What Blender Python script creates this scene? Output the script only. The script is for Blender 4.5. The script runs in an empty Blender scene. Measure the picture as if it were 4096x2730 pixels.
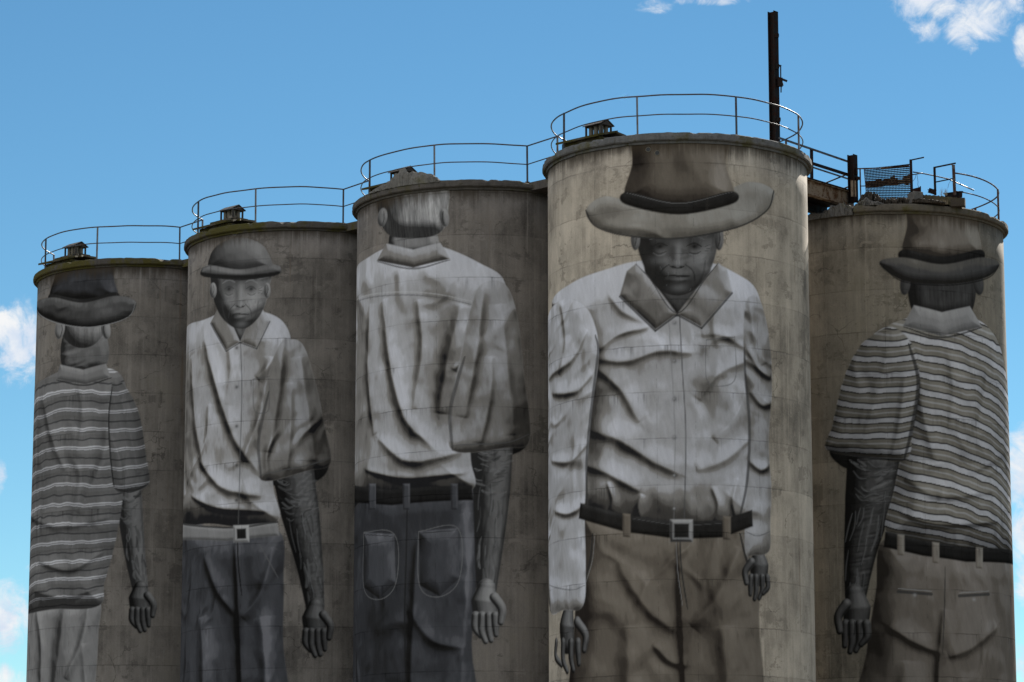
import bpy, math, random
import numpy as np
from mathutils import Vector, Matrix

SC = bpy.context.scene
COL = SC.collection
# ------------------------------------------------------------------ camera
CAM_Z = 1.6
PITCH = 0.17615
FPX = 11954.0                       # focal length in pixels of a 4096 wide frame (105 mm on 36 mm)
cam_d = bpy.data.cameras.new('camera')
cam_d.sensor_width = 36.0
cam_d.lens = FPX / 4096.0 * 36.0
cam_d.clip_end = 6000
cam = bpy.data.objects.new('camera', cam_d)
COL.objects.link(cam)
cam.location = (0, 0, CAM_Z)
cam.rotation_euler = (math.pi / 2 + PITCH, 0, 0)
SC.camera = cam
# ------------------------------------------------------------------ exposure
SC.view_settings.view_transform = 'Standard'
SC.view_settings.look = 'None'
SC.view_settings.gamma = 1.0
SC.view_settings.use_curve_mapping = False
SC.view_settings.exposure = EXPOSURE = 0.9
# ------------------------------------------------------------------ sun (behind the silos, to the right)
SUN_AZ = math.radians(24)           # from +Y towards +X
SUN_EL = math.radians(31)
sl = bpy.data.lights.new('sun', 'SUN')
sl.energy = 5.0
sl.angle = math.radians(0.5)
sl.color = (1.0, 0.94, 0.85)
sun = bpy.data.objects.new('sun', sl)
COL.objects.link(sun)
sdir = Vector((math.sin(SUN_AZ) * math.cos(SUN_EL), math.cos(SUN_AZ) * math.cos(SUN_EL), math.sin(SUN_EL)))
sun.rotation_euler = sdir.to_track_quat('Z', 'Y').to_euler()
sun.location = (20, 60, 60)


# ------------------------------------------------------------------ node expressions
class E:
    """a tiny wrapper: arithmetic on shader sockets"""
    def __init__(self, nt, s): self.nt, self.s = nt, s
    def _m(self, op, *a):
        n = self.nt.nodes.new('ShaderNodeMath'); n.operation = op
        for i, v in enumerate((self,) + a): put(self.nt, n.inputs[i], v)
        return E(self.nt, n.outputs[0])
    def __add__(self, o): return self._m('ADD', o)
    __radd__ = __add__
    def __sub__(self, o): return self._m('SUBTRACT', o)
    def __rsub__(self, o): return (self * -1.0) + o
    def __mul__(self, o): return self._m('MULTIPLY', o)
    __rmul__ = __mul__
    def __truediv__(self, o): return self._m('DIVIDE', o)
    def fract(self): return self._m('FRACT')
    def floor(self): return self._m('FLOOR')
    def abs(self): return self._m('ABSOLUTE')
    def pow(self, o): return self._m('POWER', o)
    def max(self, o): return self._m('MAXIMUM', o)
    def min(self, o): return self._m('MINIMUM', o)
    def atan2(self, o): return self._m('ARCTAN2', o)
    def step(self, a, b, c=0.0, d=1.0):            # smoothstep from a to b mapped to c..d
        n = self.nt.nodes.new('ShaderNodeMapRange'); n.interpolation_type = 'SMOOTHSTEP'
        put(self.nt, n.inputs[0], self)
        for i, v in zip((1, 2, 3, 4), (a, b, c, d)): put(self.nt, n.inputs[i], v)
        return E(self.nt, n.outputs[0])


def put(nt, sock, v):
    if isinstance(v, E): nt.links.new(v.s, sock)
    else:
        if hasattr(sock.default_value, '__len__') and not hasattr(v, '__len__'): v = (v, v, v)
        if hasattr(sock.default_value, '__len__') and len(sock.default_value) == 4 and len(v) == 3: v = (*v, 1)
        sock.default_value = v


def vmap(nt, vec, scale=(1, 1, 1), loc=(0, 0, 0)):
    n = nt.nodes.new('ShaderNodeMapping'); put(nt, n.inputs[0], vec)
    n.inputs['Scale'].default_value = scale; n.inputs['Location'].default_value = loc
    return E(nt, n.outputs[0])


def noise(nt, vec, scale, detail=4, rough=0.55, dist=0.0):
    n = nt.nodes.new('ShaderNodeTexNoise'); put(nt, n.inputs['Vector'], vec)
    n.inputs['Scale'].default_value = scale; n.inputs['Detail'].default_value = detail
    n.inputs['Roughness'].default_value = rough; n.inputs['Distortion'].default_value = dist
    return E(nt, n.outputs[0])


def mix(nt, f, a, b, mode='MIX'):
    n = nt.nodes.new('ShaderNodeMix'); n.data_type = 'RGBA'; n.blend_type = mode
    put(nt, n.inputs[0], f); put(nt, n.inputs[6], a); put(nt, n.inputs[7], b)
    return E(nt, n.outputs[2])


def sepxyz(nt, v):
    n = nt.nodes.new('ShaderNodeSeparateXYZ'); put(nt, n.inputs[0], v)
    return [E(nt, n.outputs[i]) for i in range(3)]


def scalecol(nt, col, f):
    n = nt.nodes.new('ShaderNodeVectorMath'); n.operation = 'SCALE'
    put(nt, n.inputs[0], col); put(nt, n.inputs['Scale'], f)
    return E(nt, n.outputs[0])


# ------------------------------------------------------------------ world: Nishita sky with a few cumulus clouds
W = bpy.data.worlds.new('World'); SC.world = W; W.use_nodes = True
nt = W.node_tree; nt.nodes.clear()
out = nt.nodes.new('ShaderNodeOutputWorld'); bg = nt.nodes.new('ShaderNodeBackground')
nt.links.new(bg.outputs[0], out.inputs[0])
sky = nt.nodes.new('ShaderNodeTexSky'); sky.sky_type = 'NISHITA'; sky.sun_disc = False
sky.sun_elevation = SUN_EL; sky.sun_rotation = SUN_AZ
sky.altitude = 300; sky.air_density = 0.8; sky.dust_density = 0.0; sky.ozone_density = 2.0
hs = nt.nodes.new('ShaderNodeHueSaturation'); hs.inputs['Saturation'].default_value = SKY_SAT = 1.14
hs.inputs['Value'].default_value = 1.0
nt.links.new(sky.outputs[0], hs.inputs['Color'])
skyc = mix(nt, 1.0, E(nt, hs.outputs[0]), (0.74, 0.95, 0.89), 'MULTIPLY')
tc = nt.nodes.new('ShaderNodeTexCoord'); gen = E(nt, tc.outputs['Generated'])
gx, gy, gz = sepxyz(nt, gen)
gys = gy.max(0.02)
cx_, cz_ = gx / gys, gz / gys                     # direction as (tan azimuth, tan elevation)
cmb = nt.nodes.new('ShaderNodeCombineXYZ')
put(nt, cmb.inputs[0], cx_); put(nt, cmb.inputs[1], cz_)
cp = E(nt, cmb.outputs[0])
BACK_FILL_CLOUD = 15.0
# each cloud: tan azimuth, tan elevation, half sizes, weight
CLOUDS_PX = [   # outlines seen in the sky: centre and half sizes in pixels of a 2353 wide frame, weight
    (48, 785, 52, 72, 1.1), (4, 765, 26, 52, 1.0), (20, 830, 40, 20, 0.6),
    (2, 1098, 13, 34, 0.9), (18, 1415, 48, 66, 1.1), (22, 1556, 44, 26, 0.8), (62, 1300, 25, 12, 0.35),
    (2352, 1085, 36, 80, 1.2), (2356, 1225, 34, 62, 1.0), (2352, 1342, 22, 42, 0.9), (2352, 1530, 22, 40, 0.9),
    (2140, 0, 72, 44, 1.1), (2126, 60, 36, 34, 0.65), (2215, 60, 40, 46, 1.0), (2262, 30, 62, 52, 1.15), (2310, 5, 50, 30, 0.9),
    (2350, 100, 20, 42, 1.0), (1500, 14, 46, 18, 0.55), (1620, 2, 90, 12, 0.45), (1085, 4, 60, 10, 0.0)]
CLOUDS = []
for (ux, uy, ua, ub, uw) in CLOUDS_PX:
    if uw <= 0: continue
    X_, U_ = (ux * 1.7408 - 2048) / FPX, -(uy * 1.7408 - 1365) / FPX
    dy_ = math.cos(PITCH) - U_ * math.sin(PITCH); dz_ = math.sin(PITCH) + U_ * math.cos(PITCH)
    CLOUDS.append((X_ / dy_, dz_ / dy_, ua * 2.15 / FPX, ub * 2.15 / FPX, uw))
dens = None
for (ax, az, rx, rz, wgt) in CLOUDS:
    dx, dz = (cx_ - ax) / rx, (cz_ - az) / rz
    e = (wgt - (dx * dx + dz * dz)).max(-1.0)
    dens = e if dens is None else dens.max(e)
n1 = noise(nt, cp, 62, 12, 0.66, 1.0)
n2 = noise(nt, cp, 190, 6, 0.6, 0.3)
fluff = dens * 0.70 + (n1 - 0.5) * 3.2 + (n2 - 0.5) * 0.8
cmask = fluff.step(-0.25, 1.0) * dens.step(-0.98, -0.1)
bright = noise(nt, cp, 60, 5, 0.6)
CLOUD_B = 8.4
cloudc = mix(nt, bright.step(0.35, 0.65), tuple(CLOUD_B * v for v in (0.70, 0.80, 0.95)), tuple(CLOUD_B * v for v in (0.98, 0.99, 1.0)))
SKY_MIX = mix(nt, cmask * gy.step(0.0, 0.1), skyc, cloudc)
# unseen cloud cover added behind the camera, brightened to light the shaded walls
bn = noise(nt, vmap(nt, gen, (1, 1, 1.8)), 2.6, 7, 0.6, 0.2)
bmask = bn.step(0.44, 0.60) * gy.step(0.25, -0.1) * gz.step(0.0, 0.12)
SKY_MIX = mix(nt, bmask, SKY_MIX, scalecol(nt, tuple(BACK_FILL_CLOUD * v for v in (1.0, 0.94, 0.89)), gx.step(-0.3, 0.75, 1.12, 0.5)))
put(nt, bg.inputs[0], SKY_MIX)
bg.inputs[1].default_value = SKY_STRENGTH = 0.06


# ------------------------------------------------------------------ geometry of the view (pixels of the 4096 wide photograph)
def ray(px, py):
    X = (np.asarray(px, float) - 2048.0) / FPX
    U = -(np.asarray(py, float) - 1365.0) / FPX
    c, s = math.cos(PITCH), math.sin(PITCH)
    return X, c - U * s, s + U * c


def P(px, py, Y):
    """the point at depth Y that is seen at a photograph pixel"""
    a, b, c = ray(px, py)
    t = Y / b
    return Vector((float(a * t), float(Y), float(CAM_Z + c * t)))


R = 3.7
RS = R + 0.153                       # slab radius
SILO = {1: (-12.486, 100.348), 2: (-6.749, 94.696), 3: (-1.011, 89.044), 4: (4.726, 83.392), 5: (11.462, 90.551)}
ZTOP = {k: CAM_Z + (19.975 if k < 5 else 19.582) for k in SILO}
SLAB_T = 0.215


def hit(k, px, py, r, far=False):
    """angle and height where the view ray of a pixel meets the cylinder of radius r round silo k"""
    a, b, c = ray(px, py); cx, cy = SILO[k]
    A = a * a + b * b; B = a * cx + b * cy; C = cx * cx + cy * cy - r * r
    D = B * B - A * C
    miss = D < 0
    t = (B + (1 if far else -1) * np.sqrt(np.maximum(D, 0))) / A
    th = np.arctan2(b * t - cy, a * t - cx)
    az0 = math.atan2(-cy, -cx)
    phi = (th - az0 + math.pi) % (2 * math.pi) - math.pi
    side = np.sign(a * (-cy) - b * (-cx)) * -1
    ex = np.sqrt(np.maximum(-D, 0)) / A / r     # how far outside the outline
    phi = np.where(miss, side * (np.abs(phi) + ex * 0.5), phi)
    return phi, CAM_Z + c * t, th


# ------------------------------------------------------------------ mesh helpers
class MB:
    def __init__(s): s.v, s.f = [], []
    def add(s, vs, fs):
        o = len(s.v); s.v += [tuple(v) for v in vs]; s.f += [tuple(i + o for i in f) for f in fs]
    def box(s, c, size, M=None):
        M = M or Matrix.Identity(3); c = Vector(c)
        vs = [c + M @ Vector((x * size[0] / 2, y * size[1] / 2, z * size[2] / 2)) for x in (-1, 1) for y in (-1, 1) for z in (-1, 1)]
        s.add(vs, [(0, 1, 3, 2), (4, 6, 7, 5), (0, 4, 5, 1), (2, 3, 7, 6), (0, 2, 6, 4), (1, 5, 7, 3)])
    def bar(s, a, b, w, h, up=(0, 0, 1)):
        """rectangular bar from a to b, w across and h along up"""
        a, b = Vector(a), Vector(b); d = (b - a).normalized()
        u = Vector(up); u = (u - d * u.dot(d)).normalized(); r = d.cross(u)
        s.prism([( -w/2, -h/2), (w/2, -h/2), (w/2, h/2), (-w/2, h/2)], a, b, r, u)
    def prism(s, prof, a, b, r, u):
        a, b = Vector(a), Vector(b); n = len(prof)
        vs = [a + r * x + u * y for x, y in prof] + [b + r * x + u * y for x, y in prof]
        fs = [(i, (i + 1) % n, n + (i + 1) % n, n + i) for i in range(n)]
        fs += [tuple(range(n - 1, -1, -1)), tuple(range(n, 2 * n))]
        s.add(vs, fs)
    def hbeam(s, a, b, w, h, t=0.018, up=(0, 0, 1)):
        """an H or I section from a to b: flanges w wide, h between their outer faces"""
        a, b = Vector(a), Vector(b); d = (b - a).normalized()
        u = Vector(up); u = (u - d * u.dot(d)).normalized(); r = d.cross(u)
        W2, H2, t2 = w / 2, h / 2, t / 2
        s.prism([(-W2, -H2), (W2, -H2), (W2, -H2 + t), (t2, -H2 + t), (t2, H2 - t), (W2, H2 - t), (W2, H2), (-W2, H2),
                 (-W2, H2 - t), (-t2, H2 - t), (-t2, -H2 + t), (-W2, -H2 + t)], a, b, r, u)
    def tube(s, pts, r, n=8, cap=True):
        pts = [Vector(p) for p in pts]; rings = []
        m = len(pts); closed = (pts[0] - pts[-1]).length < 1e-6
        for i, p in enumerate(pts):
            if i == 0: d = pts[1] - pts[0]
            elif i == m - 1: d = pts[-1] - pts[-2]
            else: d = (pts[i + 1] - pts[i]).normalized() + (pts[i] - pts[i - 1]).normalized()
            d = d.normalized() if d.length > 1e-9 else Vector((0, 0, 1))
            u = Vector((0, 0, 1)) if abs(d.z) < 0.9 else Vector((0, 1, 0))
            u = (u - d * u.dot(d)).normalized(); q = d.cross(u)
            rr = r[i] if hasattr(r, '__len__') else r
            rings.append([p + (u * math.cos(2 * math.pi * j / n) + q * math.sin(2 * math.pi * j / n)) * rr for j in range(n)])
        vs = [v for g in rings for v in g]
        fs = [(i * n + j, i * n + (j + 1) % n, (i + 1) * n + (j + 1) % n, (i + 1) * n + j) for i in range(m - 1) for j in range(n)]
        if cap: fs += [tuple(range(n - 1, -1, -1)), tuple((m - 1) * n + j for j in range(n))]
        s.add(vs, fs)
    def cyl(s, c, r, h, n=16): s.tube([Vector(c), Vector(c) + Vector((0, 0, h))], r, n)
    def build(s, name, m, parent=None, smooth=False, off=None):
        me = bpy.data.meshes.new(name)
        vs = s.v if off is None else [(a - off[0], b - off[1], c - off[2]) for a, b, c in s.v]
        me.from_pydata(vs, [], s.f); me.update()
        if smooth: me.polygons.foreach_set('use_smooth', [True] * len(me.polygons))
        me.materials.append(m)
        o = bpy.data.objects.new(name, me); COL.objects.link(o)
        if parent: o.parent = parent
        return o


def tag(o, label=None, cat=None, group=None, kind=None):
    if label: o['label'] = label
    if cat: o['category'] = cat
    if group: o['group'] = group
    if kind: o['kind'] = kind
    return o


def empty(name, loc, label, cat, group=None):
    o = bpy.data.objects.new(name, None); COL.objects.link(o); o.location = loc
    return tag(o, label, cat, group)


def add_bevel(o, w=0.006, seg=1):
    b = o.modifiers.new('bevel', 'BEVEL'); b.width = w; b.segments = seg; b.limit_method = 'ANGLE'; b.angle_limit = 0.6


# ------------------------------------------------------------------ materials
def newmat(name):
    m = bpy.data.materials.new(name); m.use_nodes = True
    nt = m.node_tree; nt.nodes.clear()
    o = nt.nodes.new('ShaderNodeOutputMaterial'); b = nt.nodes.new('ShaderNodeBsdfPrincipled')
    nt.links.new(b.outputs[0], o.inputs[0])
    t = nt.nodes.new('ShaderNodeTexCoord')
    return m, nt, b, E(nt, t.outputs['Object'])


def setbump(nt, b, h, strength=0.4, dist=0.02):
    n = nt.nodes.new('ShaderNodeBump'); n.inputs['Strength'].default_value = strength; n.inputs['Distance'].default_value = dist
    put(nt, n.inputs['Height'], h); nt.links.new(n.outputs[0], b.inputs['Normal'])


LIFT = 1.27


def wall_material(name, base, dark, ztop, seed, moss=0.0, dirt=0.5, painted=False):
    """board-marked slip-formed concrete: lifts, streaks, drips below the cap; optionally mural paint on top"""
    m, nt, b, P0 = newmat(name)
    p = vmap(nt, P0, loc=(seed * 7.3, seed * 3.1, 0))
    x, y, z = sepxyz(nt, P0)
    big = noise(nt, p, 0.42, 5, 0.6)
    blot = noise(nt, vmap(nt, p, (1, 1, 0.55)), 1.6, 6, 0.65)
    streak = noise(nt, vmap(nt, p, (9, 9, 0.22)), 1.0, 5, 0.65)
    wide = noise(nt, vmap(nt, p, (2.2, 2.2, 0.10)), 1.0, 4, 0.6)
    fine = noise(nt, p, 26, 4, 0.7)
    wob = noise(nt, p, 2.3, 4, 0.6)
    zz = (z - ztop) / LIFT + (wob - 0.5) * 0.05 + seed * 0.37
    f = zz.fract()
    wn = nt.nodes.new('ShaderNodeTexWhiteNoise'); wn.noise_dimensions = '1D'; put(nt, wn.inputs['W'], zz.floor() + seed * 11.0)
    lift = E(nt, wn.outputs['Value'])
    edge = f.min(1.0 - f)                                     # distance to a pour joint
    jn = noise(nt, p, 1.1, 3, 0.5)
    joint = edge.step(0.004, 0.022, 1.0, 0.0) * jn.step(0.40, 0.62, 0.25, 1.0)
    drip = f.step(0.55, 1.0) * streak.step(0.47, 0.68) * jn.step(0.46, 0.62)
    ang = x.atan2(y) * (R / 1.85) + (lift * 0.0 + seed * 0.21)
    fa = ang.fract(); va = fa.min(1.0 - fa)
    vj = va.step(0.003, 0.010, 1.0, 0.0) * noise(nt, vmap(nt, p, (2, 2, 7)), 1.0, 2, 0.5).step(0.42, 0.6)
    k = 1.0 + (big - 0.5) * 0.9 + (blot - 0.5) * 0.95 + (streak - 0.5) * 0.40 + (wide - 0.5) * 0.62 + (fine - 0.5) * 0.4 + (lift - 0.5) * 0.2
    pn = nt.nodes.new('ShaderNodeTexWhiteNoise'); pn.noise_dimensions = '2D'
    cb = nt.nodes.new('ShaderNodeCombineXYZ'); put(nt, cb.inputs[0], (x.atan2(y) * (R / 1.85) + seed * 0.21).floor()); put(nt, cb.inputs[1], zz.floor()); put(nt, pn.inputs['Vector'], E(nt, cb.outputs[0]))
    k = (k - 1.0) * 1.5 + 1.0 + (E(nt, pn.outputs['Value']) - 0.5) * 0.16
    conc = scalecol(nt, base, k.max(0.25))
    conc = mix(nt, (wide.step(0.5, 0.72) * 0.75 + blot.step(0.56, 0.75) * 0.5).min(1.0) * dirt, conc, dark)
    lime = (streak.step(0.56, 0.72) * wide.step(0.42, 0.6, 1.0, 0.0) * 0.35)
    conc = mix(nt, lime, conc, tuple(min(1, c * 1.7) for c in base))
    # ragged stained patches, rust runs and hairline cracks
    rag = noise(nt, vmap(nt, p, (1, 1, 1.6), (4, 9, 2)), 0.75, 8, 0.72)
    conc = mix(nt, rag.step(0.56, 0.60) * streak.step(0.32, 0.58) * 0.6, conc, dark)
    conc = mix(nt, (rag.step(0.41, 0.37) * 0.4), conc, tuple(min(1, c * 1.35) for c in base))
    rr_ = noise(nt, vmap(nt, p, (3.2, 3.2, 0.12), (31, 5, 2)), 1.0, 4, 0.6)
    conc = mix(nt, rr_.step(0.64, 0.74) * 0.35, conc, (0.16, 0.095, 0.05))
    vo = nt.nodes.new('ShaderNodeTexVoronoi'); vo.feature = 'DISTANCE_TO_EDGE'; vo.inputs['Scale'].default_value = 0.55
    wv = nt.nodes.new('ShaderNodeVectorMath'); wv.operation = 'ADD'; put(nt, wv.inputs[0], p)
    nv = nt.nodes.new('ShaderNodeTexNoise'); nv.inputs['Scale'].default_value = 1.6; nv.inputs['Detail'].default_value = 6; put(nt, nv.inputs['Vector'], p)
    nt.links.new(nv.outputs['Color'], wv.inputs[1]); put(nt, vo.inputs['Vector'], E(nt, wv.outputs[0]))
    crack = E(nt, vo.outputs['Distance']).step(0.004, 0.012, 1.0, 0.0) * jn.step(0.5, 0.62)
    conc = mix(nt, crack * 0.45, conc, tuple(c * 0.35 for c in dark))
    if moss:
        conc = mix(nt, big.step(0.48, 0.66) * blot.step(0.4, 0.62) * moss, conc, (0.075, 0.068, 0.035))
    col = conc
    rough_h = fine * 0.25 + blot * 0.2
    if painted:
        a = nt.nodes.new('ShaderNodeAttribute'); a.attribute_name = 'paint'; pc = E(nt, a.outputs['Color'])
        al = nt.nodes.new('ShaderNodeAttribute'); al.attribute_name = 'cover'; pa = E(nt, al.outputs['Fac'])
        wear = fine.step(0.64, 0.8, 1.0, 0.8) * streak.step(0.64, 0.8, 1.0, 0.86)
        pk = 1.0 + (streak - 0.5) * 0.14 + (blot - 0.5) * 0.20 + (fine - 0.5) * 0.22 + (wide - 0.5) * 0.18 + (lift - 0.5) * 0.10
        col = mix(nt, pa * wear * 0.98, conc, scalecol(nt, pc, pk))
    dk = 1.0 - (joint * 0.30 + drip * 0.42 + vj * 0.2).min(0.65)
    col = scalecol(nt, col, dk)
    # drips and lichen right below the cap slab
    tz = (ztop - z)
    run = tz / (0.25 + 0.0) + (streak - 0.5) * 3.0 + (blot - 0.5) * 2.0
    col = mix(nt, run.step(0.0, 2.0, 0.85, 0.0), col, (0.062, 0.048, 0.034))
    put(nt, b.inputs['Base Color'], col)
    b.inputs['Roughness'].default_value = 0.9
    b.inputs['Specular IOR Level'].default_value = 0.0 if painted else 0.15
    setbump(nt, b, rough_h + joint * -0.5, 0.35, 0.02)
    return m


def rough_concrete(name, base, moss, seed, mossc=(0.072, 0.064, 0.018)):
    m, nt, b, P0 = newmat(name)
    p = vmap(nt, P0, loc=(seed * 5.7, seed * 2.3, seed))
    big = noise(nt, p, 0.9, 5, 0.6); blot = noise(nt, p, 4.5, 6, 0.68); fine = noise(nt, p, 38, 4, 0.7)
    streak = noise(nt, vmap(nt, p, (9, 9, 1.2)), 1.0, 4, 0.6)
    k = 1.0 + (big - 0.5) * 0.9 + (blot - 0.5) * 1.1 + (streak - 0.5) * 0.8 + (fine - 0.5) * 0.6
    c = scalecol(nt, base, k.max(0.2))
    c = mix(nt, (blot.step(0.52, 0.7) * 0.6), c, (0.03, 0.027, 0.022))
    c = mix(nt, ((big + (blot - 0.5) * 0.5).step(0.62 - 0.3 * moss, 0.80 - 0.3 * moss) * min(1.0, 0.35 + moss)), c, mossc)
    put(nt, b.inputs['Base Color'], c); b.inputs['Roughness'].default_value = 0.95
    b.inputs['Specular IOR Level'].default_value = 0.2
    setbump(nt, b, blot * 0.6 + fine * 0.4, 0.8, 0.035)
    return m


def steel(name, paint, rust, amount, rough=0.55, metal=0.35):
    m, nt, b, P0 = newmat(name)
    n = noise(nt, P0, 5.0, 6, 0.65); f = noise(nt, P0, 45, 3, 0.6)
    msk = (n * 0.75 + f * 0.25).step(0.62 - 0.4 * amount, 0.74 - 0.4 * amount)
    c = mix(nt, msk, paint, rust)
    c = scalecol(nt, c, 0.7 + f * 0.6)
    put(nt, b.inputs['Base Color'], c); b.inputs['Metallic'].default_value = metal
    put(nt, b.inputs['Roughness'], msk * 0.3 + rough)
    b.inputs['Specular IOR Level'].default_value = 0.2 if metal < 0.15 else 0.5
    setbump(nt, b, f * 0.5 + n * 0.5, 0.3, 0.006)
    return m


M_RAIL = steel('railing_steel', (0.070, 0.075, 0.085), (0.075, 0.038, 0.022), 0.35, 0.42, 0.5)
M_RUST = steel('dark_rusty_steel', (0.007, 0.0055, 0.0052), (0.020, 0.0085, 0.0065), 0.45, 0.7, 0.0)
M_RUSTB = steel('brown_rusty_steel', (0.22, 0.165, 0.115), (0.085, 0.040, 0.018), 0.38, 0.7, 0.05)
M_GREYRUST = steel('weathered_post_steel', (0.11, 0.10, 0.095), (0.060, 0.028, 0.018), 0.5, 0.6, 0.1)
M_TILE = rough_concrete('mossy_roof_tile', (0.105, 0.092, 0.072), 0.75, 3, (0.060, 0.052, 0.014))
M_VENT = rough_concrete('old_vent_concrete', (0.17, 0.155, 0.125), 0.12, 5)
M_VROOF = rough_concrete('dark_vent_roof', (0.060, 0.054, 0.050), 0.15, 6, (0.05, 0.05, 0.025))
M_RUBBLE = rough_concrete('rubble_concrete', (0.135, 0.128, 0.118), 0.25, 8)
M_DARKRUBBLE = rough_concrete('dark_rubble', (0.055, 0.045, 0.035), 0.3, 9, (0.05, 0.045, 0.02))
M_RUSTSHEET = steel('rusted_sheet', (0.42, 0.32, 0.22), (0.17, 0.10, 0.06), 0.4, 0.8, 0.0)
M_DARK, _nt, _b, _ = newmat('hole_dark'); _b.inputs['Base Color'].default_value = (0.012, 0.012, 0.012, 1)
M_WIRE, _nt, _b, _ = newmat('thin_wire'); _b.inputs['Base Color'].default_value = (0.03, 0.028, 0.03, 1)
M_GRASS, _nt, _b, _ = newmat('dry_grass'); _b.inputs['Base Color'].default_value = (0.20, 0.15, 0.09, 1)
# ------------------------------------------------------------------ a small painter for the murals (numpy, unrolled wall coordinates)
PX = 4096.0 / 2353.0


def vnoise(x, y, seed):
    """value noise on arrays"""
    xi, yi = np.floor(x).astype(np.int64), np.floor(y).astype(np.int64)
    fx, fy = x - xi, y - yi
    fx, fy = fx * fx * (3 - 2 * fx), fy * fy * (3 - 2 * fy)
    def hsh(a, b):
        n = (a * 374761393 + b * 668265263 + seed * 974711) & 0x7fffffff
        n = ((n ^ (n >> 13)) * 1274126177) & 0x7fffffff
        return ((n ^ (n >> 16)) & 0xffff) / 65535.0
    a, b, c, d = hsh(xi, yi), hsh(xi + 1, yi), hsh(xi, yi + 1), hsh(xi + 1, yi + 1)
    return (a * (1 - fx) + b * fx) * (1 - fy) + (c * (1 - fx) + d * fx) * fy


def fbm(x, y, seed, o=4):
    s, a, t = 0, 0.5, 0
    for i in range(o):
        s = s + a * vnoise(x * 2 ** i, y * 2 ** i, seed + i * 17); t += a; a *= 0.5
    return s / t


def sstep(a, b, x):
    t = np.clip((x - a) / (b - a), 0, 1); return t * t * (3 - 2 * t)


def spline(pts, closed=False, n=10):
    p = np.asarray(pts, float); m = len(p)
    if m < 3: return p
    q = np.vstack([p[-1:], p, p[:2]]) if closed else np.vstack([2 * p[0] - p[1], p, 2 * p[-1] - p[-2]])
    t = np.linspace(0, 1, n, endpoint=False)[:, None]; res = []
    for i in range(m if closed else m - 1):
        a, b, c, d = q[i], q[i + 1], q[i + 2], q[i + 3]
        res.append(0.5 * (2 * b + (c - a) * t + (2 * a - 5 * b + 4 * c - d) * t ** 2 + (3 * b - a - 3 * c + d) * t ** 3))
    if not closed: res.append(p[-1:])
    return np.vstack(res)


def G(*stops):
    """palette: grey stops dark to light, each a number or a colour"""
    return [np.array(s if hasattr(s, '__len__') else (s, s * 0.985, s * 0.99), float) for s in stops]


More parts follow.
